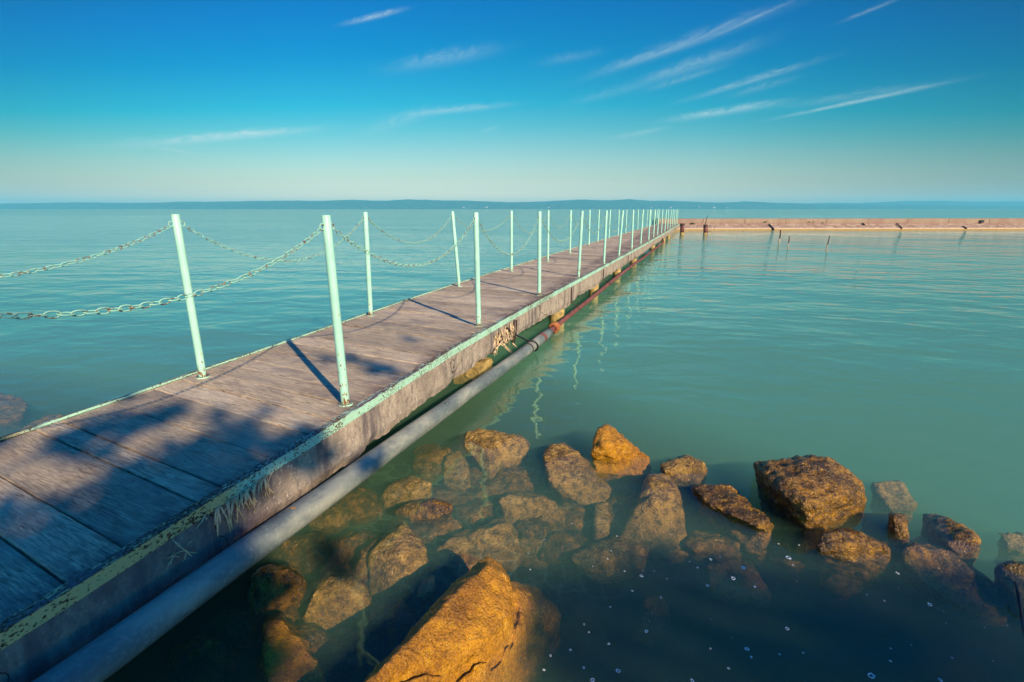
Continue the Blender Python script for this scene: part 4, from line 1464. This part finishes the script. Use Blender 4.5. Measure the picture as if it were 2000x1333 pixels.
# three thin poles in the bay
for bx_, by_, tx, ty, rad, lab in [(1522, 474, 1524.5, 449.5, .030, 'thickest leaning brown pole in the bay, nearest the breakwater pipe'), (1539.5, 481, 1541.5, 461.5, .020, 'shortest thin brown pole in the bay, middle of three'), (1614, 486, 1620.5, 461, .020, 'tall thin brown pole leaning right, apart from the other two')]:
    b = P(bx_, by_, 0)
    dep = b.x * -math.sin(YAW) + b.y * math.cos(YAW)
    t = PD(tx, ty, dep)
    e = tag(empty('pole', b), lab, 'pole', 'thin poles standing in the bay')
    d = t - b
    MB().tube([d * .30, d * .6 + Vector((.008, 0, 0)), d], [rad, rad * .95, rad * .9], 8).build('pole_shaft', M['dark_iron'], e, smooth=True)
    MB().tube([d * -2.0, d * 0, d * .31], [rad * 1.05, rad * 1.05, rad * 1.03], 8).build('pale_foot', M['pale_concrete'], e, smooth=True)

# ------------------------------------------------------------------ shore trees behind the viewer: they shade the near end of the pier
SHADE = [  # photo x, y, height of the shaded surface, radius, leaves
    (420, 905, DZ, .17, 90), (330, 930, DZ, .20, 120), (240, 980, DZ, .18, 110), (380, 1000, DZ, .18, 110), (200, 1080, DZ, .2, 150), (90, 1120, DZ, .2, 150), (290, 1070, DZ, .17, 120), (10, 1180, DZ, .2, 150), (-120, 1150, DZ, .3, 220),
    (200, 850, DZ, .17, 80), (290, 820, DZ, .12, 34), (130, 870, DZ, .10, 40), (-20, 860, DZ, .10, 60), (560, 880, DZ, .10, 50), (490, 930, DZ, .12, 80), (600, 850, DZ, .07, 22), (745, 722, DZ, .11, 26), (690, 700, DZ, .08, 14), (470, 850, DZ, .12, 46), (430, 812, DZ, .07, 16), (345, 800, DZ, .08, 18), (520, 800, DZ, .05, 8), (640, 700, DZ, .07, 9), (800, 660, DZ, .08, 9), (250, 770, DZ, .06, 12), (620, 905, .4, .06, 14), (655, 885, .38, .05, 10), (505, 1150, -.04, .10, 44), (560, 1150, -.04, .06, 10), (530, 1290, -.04, .08, 26), (610, 1330, -.06, .07, 14), (640, 1090, -.15, .09, 26), (1870, 1130, -.06, .12, 26), (1940, 1180, -.08, .12, 34),
    (350, 1060, .3, .16, 120), (420, 1120, .25, .18, 150), (300, 1170, .25, .2, 160), (200, 1250, .25, .22, 200), (90, 1300, .25, .25, 220), (440, 1180, .15, .14, 90), (585, 905, .35, .07, 30), (640, 890, .35, .05, 14), (720, 905, .2, .10, 26),
    (0, 1400, .2, .35, 260), (200, 1420, 0, .35, 240), (380, 1380, 0, .25, 150), (330, 1300, 0, .2, 120), (450, 1250, 0, .12, 70),
    (1150, 1210, -.1, .22, 60), (1300, 1180, -.1, .25, 90), (1450, 1230, -.1, .3, 120), (1600, 1190, -.1, .22, 80), (1700, 1250, -.1, .28, 150), (1850, 1280, -.1, .28, 170), (1980, 1300, -.1, .3, 180), (1250, 1320, -.1, .3, 120), (1450, 1350, -.1, .3, 130),
    (1150, 1330, -.1, .2, 60), (1650, 1350, -.1, .3, 160), (1850, 1400, -.1, .35, 180), (2050, 1230, -.1, .25, 110), (1400, 1115, -.1, .10, 24), (960, 1350, -.1, .0, 0)]
rt = random.Random(21)
crowns = {0: MB(), 1: MB()}


def clump(mb, c, rad, n, size=.055):
    for k in range(n):
        v = Vector((rt.gauss(0, 1), rt.gauss(0, 1), rt.gauss(0, 1)))
        v = v.normalized() * rad * (rt.random() ** .45) + c
        a = Vector((rt.gauss(0, 1), rt.gauss(0, 1), rt.gauss(0, 1))).normalized() * size * rt.uniform(.6, 1.2)
        b = a.cross(Vector((rt.gauss(0, 1), rt.gauss(0, 1), rt.gauss(0, 1)))).normalized() * size * .55
        mb.add([v - a, v + b, v + a, v - b], [(0, 1, 2, 3)])


for px, py, z, rad, n in SHADE:
    if not n:
        continue
    t = P(px, py, z)
    L = rt.uniform(8.5, 13.0)
    n = int(n * (1.5 if px < 800 else .95))
    w = 0 if px < 800 else 1
    clump(crowns[w], t + SUN * L, rad, n)
TREES = [((4.3, -5.6), 0, 'broad leafy tree on the shore behind the viewer, shading the pier'), ((7.9, -5.2), 1, 'loose leafy tree on the shore behind the viewer, shading the water')]
for (tx, ty), w, lab in TREES:
    for k in range(150):          # the rest of the crown, whose shade falls behind the viewer
        L = rt.uniform(8, 12)
        t = Vector((rt.uniform(-5, -1.9) if w == 0 else rt.uniform(-1.5, 2.5), rt.uniform(-4.5, -.3), .3))
        if w == 0 and t.y > -1.2 and t.x > -4:
            t.y -= 1.2
        if w == 1 and t.y > -.5:
            t.y -= .6
        clump(crowns[w], t + SUN * L, rt.uniform(.3, .5), 60, .08)
    e = tag(empty('shore_tree', (tx, ty, .5)), lab, 'tree')
    o = crowns[w].build('crown', M['leaves'], e)
    o.data.transform(Matrix.Translation((-tx, -ty, -.5)))
    vs_ = [v.co for v in o.data.vertices]
    cc = sum(vs_, Vector()) / len(vs_)
    tk = MB()
    tk.tube([(0, 0, -.6), (.03, .02, 1.0), (.1, -.05, 2.6), (cc.x * .4, cc.y * .4, 4.4), (cc.x * .8, cc.y * .8, cc.z)], [.24, .18, .15, .10, .04], 10)
    for k in range(16):
        q = vs_[rt.randrange(len(vs_))]
        s = Vector((cc.x * .3, cc.y * .3, 3.6))
        tk.tube([s, s.lerp(q, .5) + Vector((0, 0, .25)), q], [.05, .03, .008], 6)
    tk.build('trunk', M['bark'], e, smooth=True)

# ------------------------------------------------------------------ air
def m_haze(nt, out):
    v = nt.n('ShaderNodeVolumePrincipled', {'Color': (.20, .80, 1.0, 1), 'Density': 2.2e-4, 'Anisotropy': 0.0})
    nt.t.links.new(v.outputs[0], out.inputs[1])


USE_HAZE = True
if USE_HAZE:
    hz = MB().box((-8500, -420, -8.0), (8500, 6500, 106)).build('haze', material('thin_air', m_haze))
    hz.rotation_euler[2] = YAW
    tag(hz, kind='stuff')
